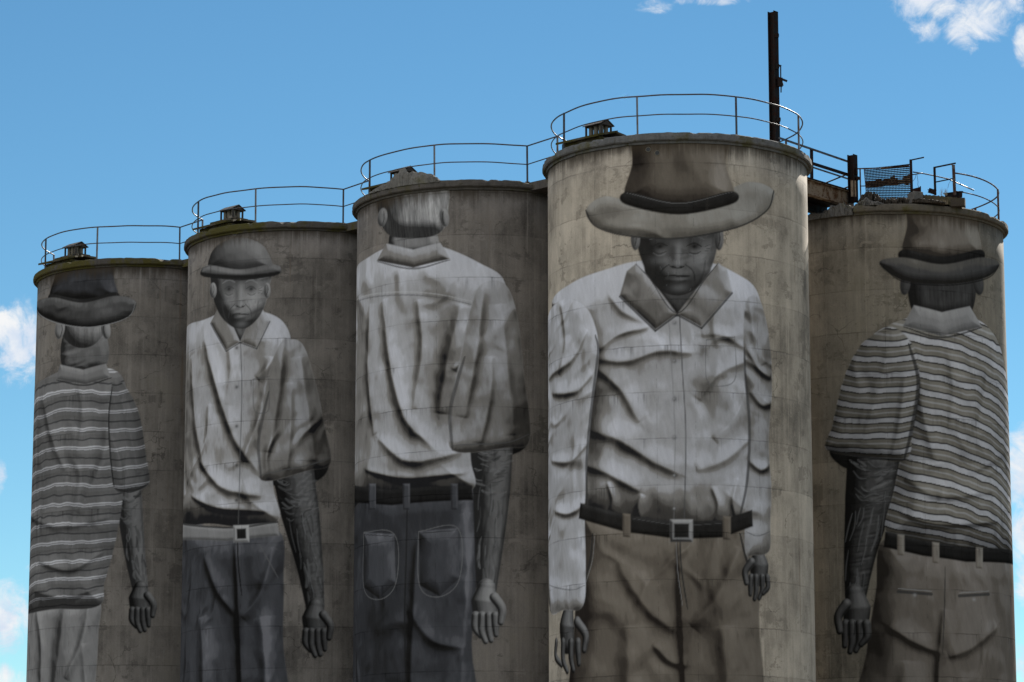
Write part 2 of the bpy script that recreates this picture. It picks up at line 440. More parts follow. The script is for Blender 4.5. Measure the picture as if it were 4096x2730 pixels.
class Mural:
    RES = 0.024
    def __init__(s, k, zb=4.0):
        s.k = k; s.zt = ZTOP[k] - SLAB_T - 0.02; s.zb = zb
        s.smax = 1.60 * R
        s.w = int(2 * s.smax / s.RES); s.h = int((s.zt - zb) / s.RES)
        s.sx = np.linspace(-s.smax, s.smax, s.w); s.zy = np.linspace(s.zb, s.zt, s.h)
        s.S, s.Z = np.meshgrid(s.sx, s.zy)
        s.col = np.zeros((s.h, s.w, 3)); s.al = np.zeros((s.h, s.w))
    def uv(s, pts):
        p = np.asarray(pts, float) * PX
        phi, z, _ = hit(s.k, p[:, 0], p[:, 1], R)
        return np.stack([phi * R, z], 1)
    def win(s, q, pad):
        x0, x1 = np.searchsorted(s.sx, [q[:, 0].min() - pad, q[:, 0].max() + pad])
        y0, y1 = np.searchsorted(s.zy, [q[:, 1].min() - pad, q[:, 1].max() + pad])
        return slice(y0, max(y1, y0 + 1)), slice(x0, max(x1, x0 + 1))
    @staticmethod
    def pdist(q, X, Z, closed, want_t=False):
        """distance to a polyline; with closed also the sign (inside positive)"""
        best = np.full(X.shape, 1e9); T = np.zeros(X.shape); SG = np.ones(X.shape); inside = np.zeros(X.shape, bool)
        m = len(q); seg = m if closed else m - 1
        L = np.concatenate([[0], np.cumsum(np.hypot(*np.diff(q, axis=0).T))]); tot = max(L[-1], 1e-6)
        for i in range(seg):
            a, b = q[i], q[(i + 1) % m]; d = b - a; l2 = max(d @ d, 1e-12)
            t = np.clip(((X - a[0]) * d[0] + (Z - a[1]) * d[1]) / l2, 0, 1)
            dd = (X - a[0] - t * d[0]) ** 2 + (Z - a[1] - t * d[1]) ** 2
            if want_t:
                u = dd < best; SG = np.where(u, np.sign(d[0] * (Z - a[1]) - d[1] * (X - a[0])), SG); T = np.where(u, (L[min(i, len(L) - 1)] + t * math.sqrt(l2)) / tot, T)
            best = np.minimum(best, dd)
            if closed and a[1] != b[1]:
                c = ((a[1] > Z) != (b[1] > Z)) & (X < d[0] * (Z - a[1]) / d[1] + a[0])
                inside ^= c
        best = np.sqrt(best)
        if closed: return np.where(inside, best, -best)
        return (best, T, SG) if want_t else best
    def comp(s, w, m, c):
        m3 = m[..., None]; a0 = s.al[w]
        a1 = m + a0 * (1 - m)
        s.col[w] = np.where(a1[..., None] > 1e-4, (c * m3 + s.col[w] * (a0 * (1 - m))[..., None]) / np.maximum(a1, 1e-4)[..., None], 0)
        s.al[w] = a1
    @staticmethod
    def ramp(pal, t):
        t = np.clip(t, 0, 1) * (len(pal) - 1); i = np.clip(t.astype(int), 0, len(pal) - 2); f = (t - i)[..., None]
        p = np.array(pal); return p[i] * (1 - f) + p[i + 1] * f
    def shade(s, w, m, h, pal, con, bias, pat, light, extra=None):
        for _ in range(2):
            if min(h.shape) > 4:
                p_ = np.pad(h, 1, mode='edge')
                h = (p_[:-2, 1:-1] + p_[2:, 1:-1] + p_[1:-1, :-2] + p_[1:-1, 2:] + 2 * h) / 6
        hz, hx = np.gradient(h, s.RES)
        L = np.array(light) / np.linalg.norm(light)
        nn = np.sqrt(hx ** 2 + hz ** 2 + 1)
        lam = (-hx * L[0] - hz * L[1] + L[2]) / nn
        t = 0.55 + bias + con * 1.6 * (lam - L[2])
        if extra is not None: t = t + extra
        X, Z = s.S[w], s.Z[w]
        t = t + (fbm(X / 0.10, Z / 0.28, 61 + s.k, 3) - 0.5) * 0.10
        f = t * 6.0; fl = np.floor(f); t = 0.55 * t + 0.45 * (fl + sstep(0.2, 0.8, f - fl)) / 6.0   # tonal steps of a spray-painted wall
        c = s.ramp(pal, t)
        c = c * (1 + 0.13 * (fbm((X + 0.3 * Z) / 0.05, Z / 0.5, 33, 2) - 0.5))[..., None]
        if pat is not None: c = pat(s.S[w], s.Z[w], c, h)
        s.comp(w, m, c)
    def relief(s, poly, pal, rw=0.6, k=0.55, folds=(), nf=(), con=0.75, bias=0.0, soft=0.03, pat=None,
               light=(0.35, 0.5, 0.8), smooth=True, airs=(), uvpoly=None, cover=1.0):
        q = uvpoly if uvpoly is not None else s.uv(poly)
        if smooth: q = spline(q, True, 7)
        w = s.win(q, 0.15); X, Z = s.S[w], s.Z[w]
        d = s.pdist(q, X, Z, True)
        m = sstep(-soft, soft, d) * cover
        x = np.clip(d / rw, 0, 1)
        h = k * rw * (1 - (1 - x) ** 2) * 0.9
        for (a, la, lc, amp, seed) in nf:           # cloth noise: elongated ridges along direction a (degrees from horizontal)
            ca, sa = math.cos(math.radians(a)), math.sin(math.radians(a))
            u, v = X * ca + Z * sa, -X * sa + Z * ca
            wq = fbm(X / 1.3, Z / 1.3, seed + 90, 2) - 0.5
            n = vnoise(u / la / 1.3 + wq * 1.2, v / lc / 1.5 + wq * 2.4, seed)
            gate = sstep(0.35, 0.7, fbm(X / 1.1, Z / 1.1, seed + 40, 2))
            h = h + amp * (1.25 - np.sqrt((2.6 * n - 1.3) ** 2 + 0.05)) * (0.35 + 0.9 * gate)
        for fd in folds:                            # (points, width, amplitude)
            fp = spline(s.uv(fd[0]), False, 6)
            wob = (fbm(X / 0.35, Z / 0.35, int(fp[0, 0] * 100) & 1023, 2) - 0.5) * fd[1] * 0.7
            dd, T, SG = s.pdist(fp, X, Z, False, True)
            tap = np.sqrt(np.clip(4 * T * (1 - T), 0, 1)) * 0.85 + 0.15
            wd = fd[1] * (0.5 + 0.5 * tap)
            dr = fp[-1] - fp[0]; dark = 1.0 if (-dr[1] * light[0] + dr[0] * light[1]) < 0 else -1.0
            wd = wd * np.where(SG * dark > 0, 1.0, 2.0)
            h = h + fd[2] * 1.2 * tap * np.exp(-np.abs((dd + wob * 0.5) / wd) ** 1.6)
        ex = np.zeros(X.shape)
        for (c, rx, ry, st) in airs:                # airbrushed tone: centre, radii in px, strength
            cc = s.uv([c])[0]; e = s.uv([(c[0] + rx, c[1]), (c[0], c[1] + ry)])
            ax, az = max(abs(e[0, 0] - cc[0]), 0.05), max(abs(e[1, 1] - cc[1]), 0.05)
            ex += st * np.exp(-((X - cc[0]) / ax) ** 2 - ((Z - cc[1]) / az) ** 2)
        ex += (fbm(X / 0.5, Z / 0.8, 5 + s.k, 3) - 0.5) * 0.14
        s.shade(w, m, h, pal, con, bias, pat, light, ex)
    def limb(s, pts, rad, pal, k=0.9, con=0.8, bias=0.0, light=(0.35, 0.5, 0.8), nf=(), soft=0.025, hair=None):
        """tapered arm or finger along px points with radii in px"""
        q = spline(s.uv(pts), False, 8)
        sc = 84.0 / FPX * PX * (math.hypot(*SILO[s.k]) - 3) / 84.0
        rr = np.interp(np.linspace(0, 1, len(q)), np.linspace(0, 1, len(rad)), rad) * sc
        w = s.win(q, rr.max() + 0.1); X, Z = s.S[w], s.Z[w]
        dd, T, SG = s.pdist(q, X, Z, False, True)
        r = np.interp(T, np.linspace(0, 1, len(rr)), rr)
        d = r - dd; m = sstep(-soft, soft, d)
        x = np.clip(dd / r, 0, 1)
        h = k * r * np.sqrt(np.maximum(1 - x ** 2, 0) + 0.02)
        for (a, la, lc, amp, seed) in nf:
            ca, sa = math.cos(math.radians(a)), math.sin(math.radians(a))
            u, v = X * ca + Z * sa, -X * sa + Z * ca
            n = fbm(u / la, v / lc, seed, 2); h = h + amp * 0.5 * (1.25 - np.sqrt((2.6 * n - 1.3) ** 2 + 0.03))
        s.shade(w, m, h, pal, con, bias, None, light)
    def line(s, pts, wd, colr, st=1.0, soft=0.5, taper=True, closed=False):
        """a painted stroke, wd in metres"""
        q = spline(s.uv(pts), closed, 7)
        if closed: q = np.vstack([q, q[:1]])
        w = s.win(q, wd * 2 + 0.05); X, Z = s.S[w], s.Z[w]
        dd, T, SG = s.pdist(q, X, Z, False, True)
        ww = wd * (0.35 + 0.65 * np.sqrt(np.clip(4 * T * (1 - T), 0, 1))) if taper else wd
        m = st * (1 - sstep(ww * (1 - soft), ww * (1 + soft), dd))
        c = np.array(colr if hasattr(colr, '__len__') else (colr, colr, colr * 1.02))
        s.comp(w, m, np.broadcast_to(c, X.shape + (3,)))
    def air(s, c, rx, ry, colr, st, inside=True):
        cc = s.uv([c])[0]; e = s.uv([(c[0] + rx, c[1]), (c[0], c[1] + ry)])
        ax, az = max(abs(e[0, 0] - cc[0]), 0.03), max(abs(e[1, 1] - cc[1]), 0.03)
        q = np.array([[cc[0] - 2.4 * ax, cc[1] - 2.4 * az], [cc[0] + 2.4 * ax, cc[1] + 2.4 * az]])
        w = s.win(q, 0); X, Z = s.S[w], s.Z[w]
        m = st * np.exp(-((X - cc[0]) / ax) ** 2 - ((Z - cc[1]) / az) ** 2)
        if inside: m = m * s.al[w]
        cl = np.array(colr if hasattr(colr, '__len__') else (colr, colr, colr * 1.02))
        s.comp(w, m, np.broadcast_to(cl, X.shape + (3,)))
    def ell(s, cx, cy, rx, ry, rot=0, n=18):
        a = np.linspace(0, 2 * math.pi, n, endpoint=False); r = math.radians(rot)
        return [(cx + rx * math.cos(t) * math.cos(r) - ry * math.sin(t) * math.sin(r),
                 cy + rx * math.cos(t) * math.sin(r) + ry * math.sin(t) * math.cos(r)) for t in a]


def stripes(period, off, bands, slope=0.0, bow=0.0, cx=0.0, wob=0.05, seed=1, ref=0.20):
    """shirt stripes: bands = (from, to, colour, strength) in fractions of the period; they follow the relief"""
    def f(X, Z, c, h):
        n = (fbm(X / 0.6, Z / 1.2, seed, 3) - 0.5) * wob * 2
        t = (Z + slope * (X - cx) + bow * (X - cx) ** 2 + n + h * 0.35) / period + off
        fr = t - np.floor(t)
        for (a, b, cl, st) in bands:
            e = 0.018 / period
            m = sstep(a - e, a + e, fr) * (1 - sstep(b - e, b + e, fr)) * st
            lum = (c.mean(-1, keepdims=True) / ref) ** 0.75
            c = c * (1 - m[..., None]) + m[..., None] * np.array(cl) * np.clip(lum, 0.25, 2.2)
        return c
    return f


def hair(strength=0.5, sc=0.03, lean=0.0, seed=3):
    def f(X, Z, c, h):
        n = fbm((X + lean * Z) / sc, Z / 0.5, seed, 3); n2 = fbm(X / 0.25, Z / 0.5, seed + 7, 3)
        return c * (1 + strength * 2 * (n - 0.5) + strength * 1.6 * (n2 - 0.5))[..., None].clip(0.15, 2.2)
    return f


WHITE = G((0.016, 0.016, 0.018), (0.088, 0.081, 0.074), (0.26, 0.247, 0.235), (0.53, 0.53, 0.56), (0.78, 0.79, 0.87))
SKIN = G(0.03, 0.10, 0.22, 0.38, 0.52)
DSKIN = G(0.010, 0.03, 0.085, 0.19, 0.40)
DARK = G(0.008, 0.018, (0.040, 0.041, 0.046), (0.080, 0.082, 0.092), (0.20, 0.20, 0.22))
TAN = G((0.020, 0.016, 0.014), (0.070, 0.058, 0.048), (0.142, 0.121, 0.099), (0.225, 0.195, 0.162), (0.33, 0.295, 0.26))
LTAN = G((0.05, 0.043, 0.037), (0.14, 0.120, 0.10), (0.25, 0.223, 0.195), (0.36, 0.34, 0.305), (0.47, 0.46, 0.44))
BLACK = G(0.006, 0.009, 0.014, 0.026, 0.07)
GREYS = G(0.05, 0.13, 0.25, 0.40, 0.52)


def fist(m, x, y, sc, pal, flip=1, **kw):
    """a relaxed hand hanging down: back of the hand, four curled fingers, thumb (px)"""
    m.limb([(x, y), (x + 3 * flip * sc, y + 26 * sc), (x + 2 * flip * sc, y + 48 * sc)], [15 * sc, 24 * sc, 21 * sc], pal, **kw)
    for i, (dx, l) in enumerate(((-17, 36), (-6, 46), (6, 44), (17, 34))):
        m.limb([(x + dx * sc + 2 * flip * sc, y + 50 * sc), (x + dx * 1.05 * sc + 2 * flip * sc, y + (52 + l * 0.55) * sc),
                (x + dx * 0.8 * sc - 3 * flip * sc, y + (50 + l) * sc)], [7.5 * sc, 7 * sc, 5 * sc], pal, bias=-0.05, **kw)
    m.limb([(x - 14 * flip * sc, y + 18 * sc), (x - 27 * flip * sc, y + 38 * sc), (x - 25 * flip * sc, y + 62 * sc)],
           [9 * sc, 8 * sc, 6 * sc], pal, bias=0.04, **kw)
    for dx in (-11, 0, 11):
        m.line([(x + dx * sc, y + 46 * sc), (x + dx * sc - 1, y + 70 * sc)], 0.018, 0.02, 0.7)


def weathered(m, pts, rad, seed, dark=0.02, lite=0.42):
    """wrinkles across an elbow, veins and hair along a forearm (px)"""
    rg = random.Random(seed); q = spline(pts, False, 20); n = len(q)
    rr = np.interp(np.linspace(0, 1, n), np.linspace(0, 1, len(rad)), rad)
    for i in range(70):
        t = rg.random() ** 1.3; j = int(t * (n - 2)); d = q[j + 1] - q[j]; d = d / np.hypot(*d); nr = np.array([-d[1], d[0]])
        o = rg.uniform(-0.8, 0.8) * rr[j]
        if t < 0.42:      # curved wrinkles
            L = rg.uniform(0.25, 0.7) * rr[j]; p = q[j] + nr * o; b = rg.uniform(0.1, 0.45) * L * (1 if o > 0 else -1)
            st = [p - nr * L * 0.5 + d * b * 0.4, p + d * rg.uniform(-3, 6), p + nr * L * 0.5 - d * b]
        else:             # veins and long shadows
            L = rg.uniform(0.7, 2.2) * rr[j]; p = q[j] + nr * o
            st = [p - d * L * 0.5, p + nr * rg.uniform(-4, 4), p + d * L * 0.5 + nr * rg.uniform(-5, 5)]
        k = rg.random()
        m.line([tuple(a) for a in st], rg.uniform(0.018, 0.045), dark if k < 0.7 else lite * 0.6, rg.uniform(0.2, 0.5), 0.9)
        if k < 0.3: m.line([(a[0] + 2, a[1] - 2.5) for a in st], 0.020, lite * 0.75, rg.uniform(0.15, 0.35), 0.9)


def old_face(m, cx, cy, sx, sy, pal, dark, lite, hat=True):
    """a plain, nobody-in-particular elderly face seen from the front; cx, cy between the eyes, sx, sy half width and height unit (px)"""
    X = lambda u: cx + u * sx
    Y = lambda v: cy + v * sy
    for s_ in (-1, 1):
        m.air((X(0.44 * s_), Y(-0.02)), 0.26 * sx, 0.15 * sy, dark, 0.75)                       # socket
        m.line([(X(0.24 * s_), Y(0.0)), (X(0.44 * s_), Y(-0.07)), (X(0.64 * s_), Y(0.02))], 0.02, dark, 0.8)
        m.air((X(0.44 * s_), Y(0.01)), 0.07 * sx, 0.05 * sy, dark * 0.4, 0.9)
        m.line([(X(0.20 * s_), Y(-0.19)), (X(0.44 * s_), Y(-0.26)), (X(0.70 * s_), Y(-0.16))], 0.03, lite, 0.30)
        m.line([(X(0.28 * s_), Y(0.14)), (X(0.46 * s_), Y(0.19)), (X(0.62 * s_), Y(0.13))], 0.016, dark, 0.6)      # bag
        m.line([(X(0.28 * s_), Y(0.18)), (X(0.46 * s_), Y(0.24)), (X(0.62 * s_), Y(0.17))], 0.016, lite, 0.22)
        m.air((X(0.52 * s_), Y(0.36)), 0.20 * sx, 0.12 * sy, lite, 0.35 if s_ > 0 else 0.18)   # cheek
        m.line([(X(0.20 * s_), Y(0.45)), (X(0.40 * s_), Y(0.62)), (X(0.46 * s_), Y(0.86))], 0.022, dark, 0.6)
        m.line([(X(0.72 * s_), Y(0.35)), (X(0.66 * s_), Y(0.70)), (X(0.50 * s_), Y(1.0))], 0.03, dark, 0.35)
        for i in range(3): m.line([(X(0.70 * s_), Y(0.02 + 0.05 * i)), (X((0.86) * s_), Y(-0.04 + 0.09 * i))], 0.010, dark, 0.5)
    m.air((X(-0.13), Y(0.22)), 0.10 * sx, 0.26 * sy, dark, 0.5)
    m.air((X(0.04), Y(0.18)), 0.07 * sx, 0.28 * sy, lite, 0.5)
    m.air((X(0.03), Y(0.42)), 0.11 * sx, 0.08 * sy, lite, 0.5)
    m.line([(X(-0.2), Y(0.49)), (X(-0.08), Y(0.53)), (X(0.02), Y(0.55)), (X(0.12), Y(0.53)), (X(0.2), Y(0.49))], 0.02, dark, 0.8)
    for s_ in (-1, 1): m.air((X(0.10 * s_), Y(0.52)), 0.05 * sx, 0.03 * sy, dark * 0.5, 0.9)
    m.line([(X(-0.36), Y(0.76)), (X(-0.1), Y(0.735)), (X(0.05), Y(0.75)), (X(0.34), Y(0.75))], 0.020, dark * 0.6, 0.9)
    m.line([(X(-0.24), Y(0.86)), (X(0.02), Y(0.90)), (X(0.24), Y(0.85))], 0.03, dark, 0.4)
    m.air((X(0.05), Y(0.82)), 0.2 * sx, 0.035 * sy, lite, 0.3)
    m.air((X(0.06), Y(1.04)), 0.22 * sx, 0.10 * sy, lite, 0.3)
    rg = random.Random(int(cx))
    for i in range(22):
        u, v = rg.uniform(-0.75, 0.75), rg.uniform(0.1, 1.1)
        m.line([(X(u), Y(v)), (X(u + rg.uniform(-.12, .12)), Y(v + rg.uniform(0.05, .16)))], 0.012, dark if rg.random() < 0.8 else lite * 0.7, 0.22)


def paint_one():
    """silo 1: seen from behind, dark brimmed hat, striped shirt, light trousers"""
    m = Mural(1)
    tr = [(40, 1360), (120, 1372), (222, 1372), (226, 1460), (216, 1620), (206, 1800), (30, 1800)]
    m.relief(tr, GREYS, 0.7, 0.6, folds=[([(150, 1390), (138, 1480), (120, 1640)], 0.22, 0.16), ([(205, 1385), (190, 1470), (150, 1560)], 0.14, 0.12),
             ([(85, 1400), (95, 1500), (90, 1650)], 0.2, 0.14), ([(190, 1480), (198, 1600), (190, 1700)], 0.12, 0.1)],
             nf=[(80, 1.6, 0.4, 0.05, 4)], con=0.85, bias=-0.08, airs=[((135, 1500), 22, 140, -0.22)])
    m.relief([(255, 1080), (322, 1070), (322, 1130), (262, 1145)], BLACK, 0.2, 0.3)
    m.limb([(290, 1090), (300, 1190), (312, 1290), (322, 1352)], [33, 29, 24, 18], SKIN, nf=[(75, 0.5, 0.09, 0.02, 8)], con=0.85, bias=-0.12)
    weathered(m, [(290, 1120), (300, 1190), (312, 1290), (322, 1352)], [30, 27, 23, 18], 3)
    fist(m, 324, 1350, 1.05, DSKIN, -1)
    body = [(60, 905), (108, 868), (160, 846), (228, 842), (282, 868), (296, 960), (286, 1060), (280, 1160), (262, 1260), (240, 1340), (228, 1392), (140, 1400), (30, 1385), (20, 1150), (40, 980)]
    st = stripes(0.62, 0.1, [(0.00, 0.06, (0.50, 0.50, 0.53), 0.85), (0.11, 0.18, (0.54, 0.54, 0.57), 0.9), (0.52, 0.60, (0.03, 0.03, 0.033), 0.8),
                              (0.62, 0.80, (0.11, 0.107, 0.105), 0.5)], slope=0.06, bow=0.02, cx=-2, wob=0.08, seed=2, ref=0.15)
    m.relief(body, G(0.04, 0.085, 0.15, 0.23, 0.33), 0.9, 0.55, folds=[([(100, 920), (120, 1010), (150, 1080)], 0.16, 0.08), ([(255, 930), (235, 1060), (180, 1180)], 0.18, 0.10),
             ([(70, 1180), (140, 1210), (250, 1190)], 0.12, 0.08), ([(90, 1290), (160, 1310), (236, 1270)], 0.10, 0.08), ([(180, 880), (190, 960), (175, 1050)], 0.14, 0.06),
             ([(80, 1360), (150, 1375), (228, 1350)], 0.08, 0.06)],
             nf=[(20, 1.2, 0.4, 0.05, 12), (80, 1.3, 0.5, 0.05, 15)], con=0.8, pat=st, airs=[((190, 1000), 45, 120, 0.08), ((90, 1050), 40, 160, -0.16)])
    sleeve = [(262, 872), (296, 900), (322, 960), (336, 1050), (342, 1112), (300, 1130), (262, 1122), (252, 1040), (250, 950)]
    m.relief(sleeve, G(0.04, 0.085, 0.15, 0.23, 0.33), 0.3, 0.4, light=(-0.12, 0.5, 0.85), folds=[([(280, 920), (300, 1000), (318, 1090)], 0.12, 0.07), ([(258, 1010), (276, 1060), (280, 1115)], 0.1, 0.07)],
             nf=[(75, 0.9, 0.3, 0.04, 19)], con=0.8, pat=stripes(0.62, 0.35, [(0.00, 0.06, (0.50, 0.50, 0.53), 0.85), (0.11, 0.18, (0.54, 0.54, 0.57), 0.9), (0.52, 0.60, (0.03, 0.03, 0.033), 0.8)], slope=-0.12, wob=0.05, seed=5, ref=0.15))
    m.line([(262, 1122), (300, 1131), (342, 1112)], 0.03, 0.03, 0.8)
    m.line([(258, 890), (250, 960), (254, 1050), (262, 1120)], 0.03, 0.02, 0.8)
    # neck, collar, head from behind
    m.relief([(150, 760), (236, 760), (240, 845), (146, 850)], SKIN, 0.35, 0.5, bias=-0.2, nf=[(5, 0.5, 0.12, 0.04, 31)], con=0.8)
    m.relief([(138, 838), (192, 850), (244, 836), (254, 868), (196, 884), (130, 872)], G(0.05, 0.11, 0.2, 0.31, 0.42), 0.2, 0.3, con=0.9, smooth=False)
    m.line([(130, 874), (194, 886), (256, 869)], 0.03, 0.03, 0.8)
    m.relief(m.ell(190, 735, 56, 66), SKIN, 0.55, 0.45, pat=hair(0.35, 0.035, 0.1, 8), con=0.9, airs=[((150, 740), 26, 60, -0.2), ((215, 740), 30, 60, 0.12)])
    for ex, f in ((138, 1), (243, -1)):
        m.relief(m.ell(ex, 756, 11, 24, 8 * f), SKIN, 0.2, 0.35, con=0.8)
        m.line([(ex + 3 * f, 738), (ex + 5 * f, 758), (ex + 1 * f, 774)], 0.022, 0.03, 0.8)
    m.relief([(140, 560), (250, 560), (262, 640), (266, 684), (190, 698), (116, 688), (128, 630)], DARK, 0.5, 0.6, nf=[(10, 0.8, 0.3, 0.05, 3)], con=0.9)
    m.relief([(116, 676), (190, 688), (266, 672), (264, 694), (190, 708), (118, 698)], BLACK, 0.15, 0.4)
    m.relief([(82, 702), (118, 684), (190, 696), (268, 680), (312, 694), (296, 728), (240, 748), (180, 752), (112, 736)], G(0.010, 0.025, 0.055, 0.11, 0.26), 0.3, 0.4,
             nf=[(5, 0.8, 0.25, 0.04, 6)], con=1.0, airs=[((250, 715), 40, 20, 0.2), ((120, 720), 40, 30, -0.15)])
    m.line([(82, 702), (112, 736), (180, 752), (240, 748), (296, 728), (312, 694)], 0.022, 0.33, 0.6)
    return m


def paint_two():
    """silo 2: facing front, dark flat cap, pale short-sleeved shirt, dark trousers"""
    m = Mural(2)
    m.relief([(405, 1215), (520, 1228), (640, 1220), (652, 1330), (650, 1460), (640, 1800), (395, 1800)], DARK, 0.8, 0.6,
             folds=[([(540, 1250), (548, 1400), (560, 1700)], 0.1, 0.12), ([(630, 1260), (600, 1360), (556, 1420)], 0.14, 0.12), ([(470, 1280), (500, 1360), (540, 1410)], 0.14, 0.1),
                    ([(600, 1420), (610, 1520), (606, 1700)], 0.2, 0.14), ([(460, 1420), (466, 1540), (460, 1700)], 0.22, 0.12)],
             nf=[(60, 1.2, 0.35, 0.06, 2)], con=0.9, bias=0.05, airs=[((610, 1480), 20, 120, 0.3), ((480, 1500), 40, 90, 0.16), ((545, 1440), 16, 120, -0.25)])
    m.line([(546, 1236), (548, 1300), (556, 1370)], 0.025, 0.012, 0.9)
    m.line([(595, 1250), (618, 1290), (640, 1330)], 0.02, 0.14, 0.7)
    m.relief([(600, 1070), (740, 1050), (748, 1090), (690, 1120), (610, 1110)], BLACK, 0.2, 0.2)
    m.limb([(672, 1080), (690, 1180), (712, 1300), (724, 1392)], [48, 44, 32, 22], DSKIN, nf=[(70, 0.4, 0.10, 0.03, 5), (10, 0.4, 0.12, 0.02, 6)], con=0.95, bias=0.05)
    weathered(m, [(676, 1100), (690, 1180), (712, 1300), (724, 1392)], [46, 42, 31, 22], 5)
    fist(m, 726, 1392, 1.2, DSKIN, -1)
    body = [(425, 765), (470, 735), (520, 716), (600, 716), (652, 742), (668, 800), (640, 900), (622, 1010), (628, 1120), (640, 1196), (560, 1212), (470, 1204), (400, 1214), (395, 1050), (405, 880)]
    m.relief(body, WHITE, 1.0, 0.5, folds=[([(470, 780), (500, 900), (540, 1010), (600, 1090)], 0.16, 0.11), ([(620, 820), (600, 940), (560, 1060)], 0.16, 0.12),
             ([(440, 820), (448, 960), (470, 1080)], 0.2, 0.1), ([(460, 1060), (510, 1120), (600, 1140)], 0.14, 0.10), ([(440, 1140), (500, 1168), (610, 1176)], 0.09, 0.07),
             ([(652, 770), (626, 830), (590, 870)], 0.12, 0.09), ([(480, 930), (470, 1020), (430, 1110)], 0.12, 0.08), ([(520, 760), (530, 850), (520, 930)], 0.12, 0.05), ([(612, 930), (590, 990), (600, 1060)], 0.1, 0.07)],
             nf=[(68, 1.5, 0.55, 0.07, 21), (20, 1.2, 0.6, 0.04, 23)], con=0.85, bias=0.07, airs=[((430, 980), 26, 220, -0.2), ((590, 1000), 40, 140, -0.12), ((520, 1160), 50, 40, 0.14), ((500, 850), 40, 120, 0.1)])
    sl = [(644, 792), (690, 786), (720, 860), (746, 980), (760, 1064), (708, 1082), (600, 1104), (596, 1010), (606, 920), (620, 850)]
    m.relief(sl, WHITE, 0.40, 0.30, light=(-0.12, 0.5, 0.85), folds=[([(650, 780), (640, 900), (618, 1040)], 0.16, 0.11), ([(690, 820), (706, 940), (722, 1060)], 0.14, 0.09), ([(670, 880), (668, 980), (660, 1080)], 0.12, 0.08)],
             nf=[(78, 1.2, 0.4, 0.08, 27)], con=0.85, airs=[((735, 1010), 26, 60, -0.28), ((640, 900), 24, 100, -0.1), ((690, 930), 22, 90, 0.1)])
    m.line([(618, 900), (604, 960), (594, 1020), (600, 1100)], 0.05, 0.05, 0.65)
    m.line([(600, 1092), (706, 1070), (758, 1052)], 0.02, 0.12, 0.7)
    # front placket, buttons, collar, pocket
    m.line([(552, 760), (556, 900), (552, 1040), (548, 1204)], 0.022, 0.10, 0.6, taper=False)
    for yy in (800, 890, 980, 1070, 1150): m.air((544, yy), 4, 4, 0.06, 0.8)
    m.line([(582, 872), (584, 940), (602, 950), (618, 938), (618, 868)], 0.018, 0.12, 0.5)
    m.line([(580, 872), (619, 866)], 0.022, 0.10, 0.5)
    m.relief([(516, 690), (588, 690), (584, 742), (552, 790), (524, 742)], DSKIN, 0.25, 0.5, con=0.8, nf=[(80, 0.4, 0.1, 0.03, 2)])
    m.relief([(506, 700), (520, 712), (552, 786), (520, 806), (484, 742)], WHITE, 0.2, 0.25, con=0.9, bias=-0.05, smooth=False)
    m.relief([(596, 698), (584, 712), (552, 786), (590, 800), (620, 738)], WHITE, 0.2, 0.25, con=0.9, bias=0.05, smooth=False)
    m.line([(484, 744), (520, 808)], 0.022, 0.06, 0.7, taper=False); m.line([(520, 808), (552, 788)], 0.022, 0.06, 0.7, taper=False); m.line([(552, 788), (590, 802)], 0.022, 0.06, 0.7, taper=False); m.line([(590, 802), (620, 740)], 0.022, 0.06, 0.7, taper=False)
    # head under the cap: a plain, shadowed face
    m.relief([(492, 610), (612, 610), (616, 672), (600, 722), (574, 750), (552, 756), (528, 748), (502, 718), (488, 670)], SKIN, 0.5, 0.75, con=0.9, bias=0.03,
             nf=[(15, 0.3, 0.1, 0.02, 7)], airs=[((510, 690), 16, 40, -0.2), ((580, 690), 18, 36, 0.14), ((552, 636), 60, 18, -0.45)])
    old_face(m, 552, 664, 58, 78, SKIN, 0.075, 0.44)
    for ex in (490, 614):
        m.relief(m.ell(ex, 668, 8, 18), SKIN, 0.2, 0.35, con=0.8); m.line([(ex, 654), (ex + 2, 666), (ex - 1, 678)], 0.016, 0.04, 0.7)
    m.relief([(482, 622), (484, 586), (506, 560), (552, 546), (598, 560), (618, 586), (622, 620), (552, 634)], G(0.03, 0.06, 0.11, 0.19, 0.30), 0.5, 0.6, nf=[(15, 0.9, 0.3, 0.06, 4)], con=0.9,
             airs=[((500, 590), 26, 50, -0.25), ((590, 590), 26, 40, 0.16)])
    m.relief([(480, 610), (552, 620), (624, 608), (646, 618), (632, 634), (552, 642), (468, 636), (462, 622)], G(0.02, 0.05, 0.11, 0.20, 0.32), 0.16, 0.8, con=1.0)
    m.line([(468, 636), (552, 643), (632, 634)], 0.022, 0.02, 0.8)
    # belt
    m.relief([(404, 1196), (520, 1214), (638, 1200), (642, 1232), (520, 1244), (400, 1236)], G(0.08, 0.14, 0.24, 0.33, 0.42), 0.12, 0.5, smooth=False, con=0.7)
    m.line([(404, 1197), (520, 1213), (638, 1200)], 0.03, 0.03, 0.8, taper=False)
    m.relief([(536, 1208), (572, 1207), (573, 1246), (537, 1247)], G(0.12, 0.22, 0.36, 0.5, 0.6), 0.08, 0.6, smooth=False); m.relief([(544, 1216), (565, 1215), (566, 1238), (545, 1239)], BLACK, 0.1, 0.1, smooth=False)
    return m


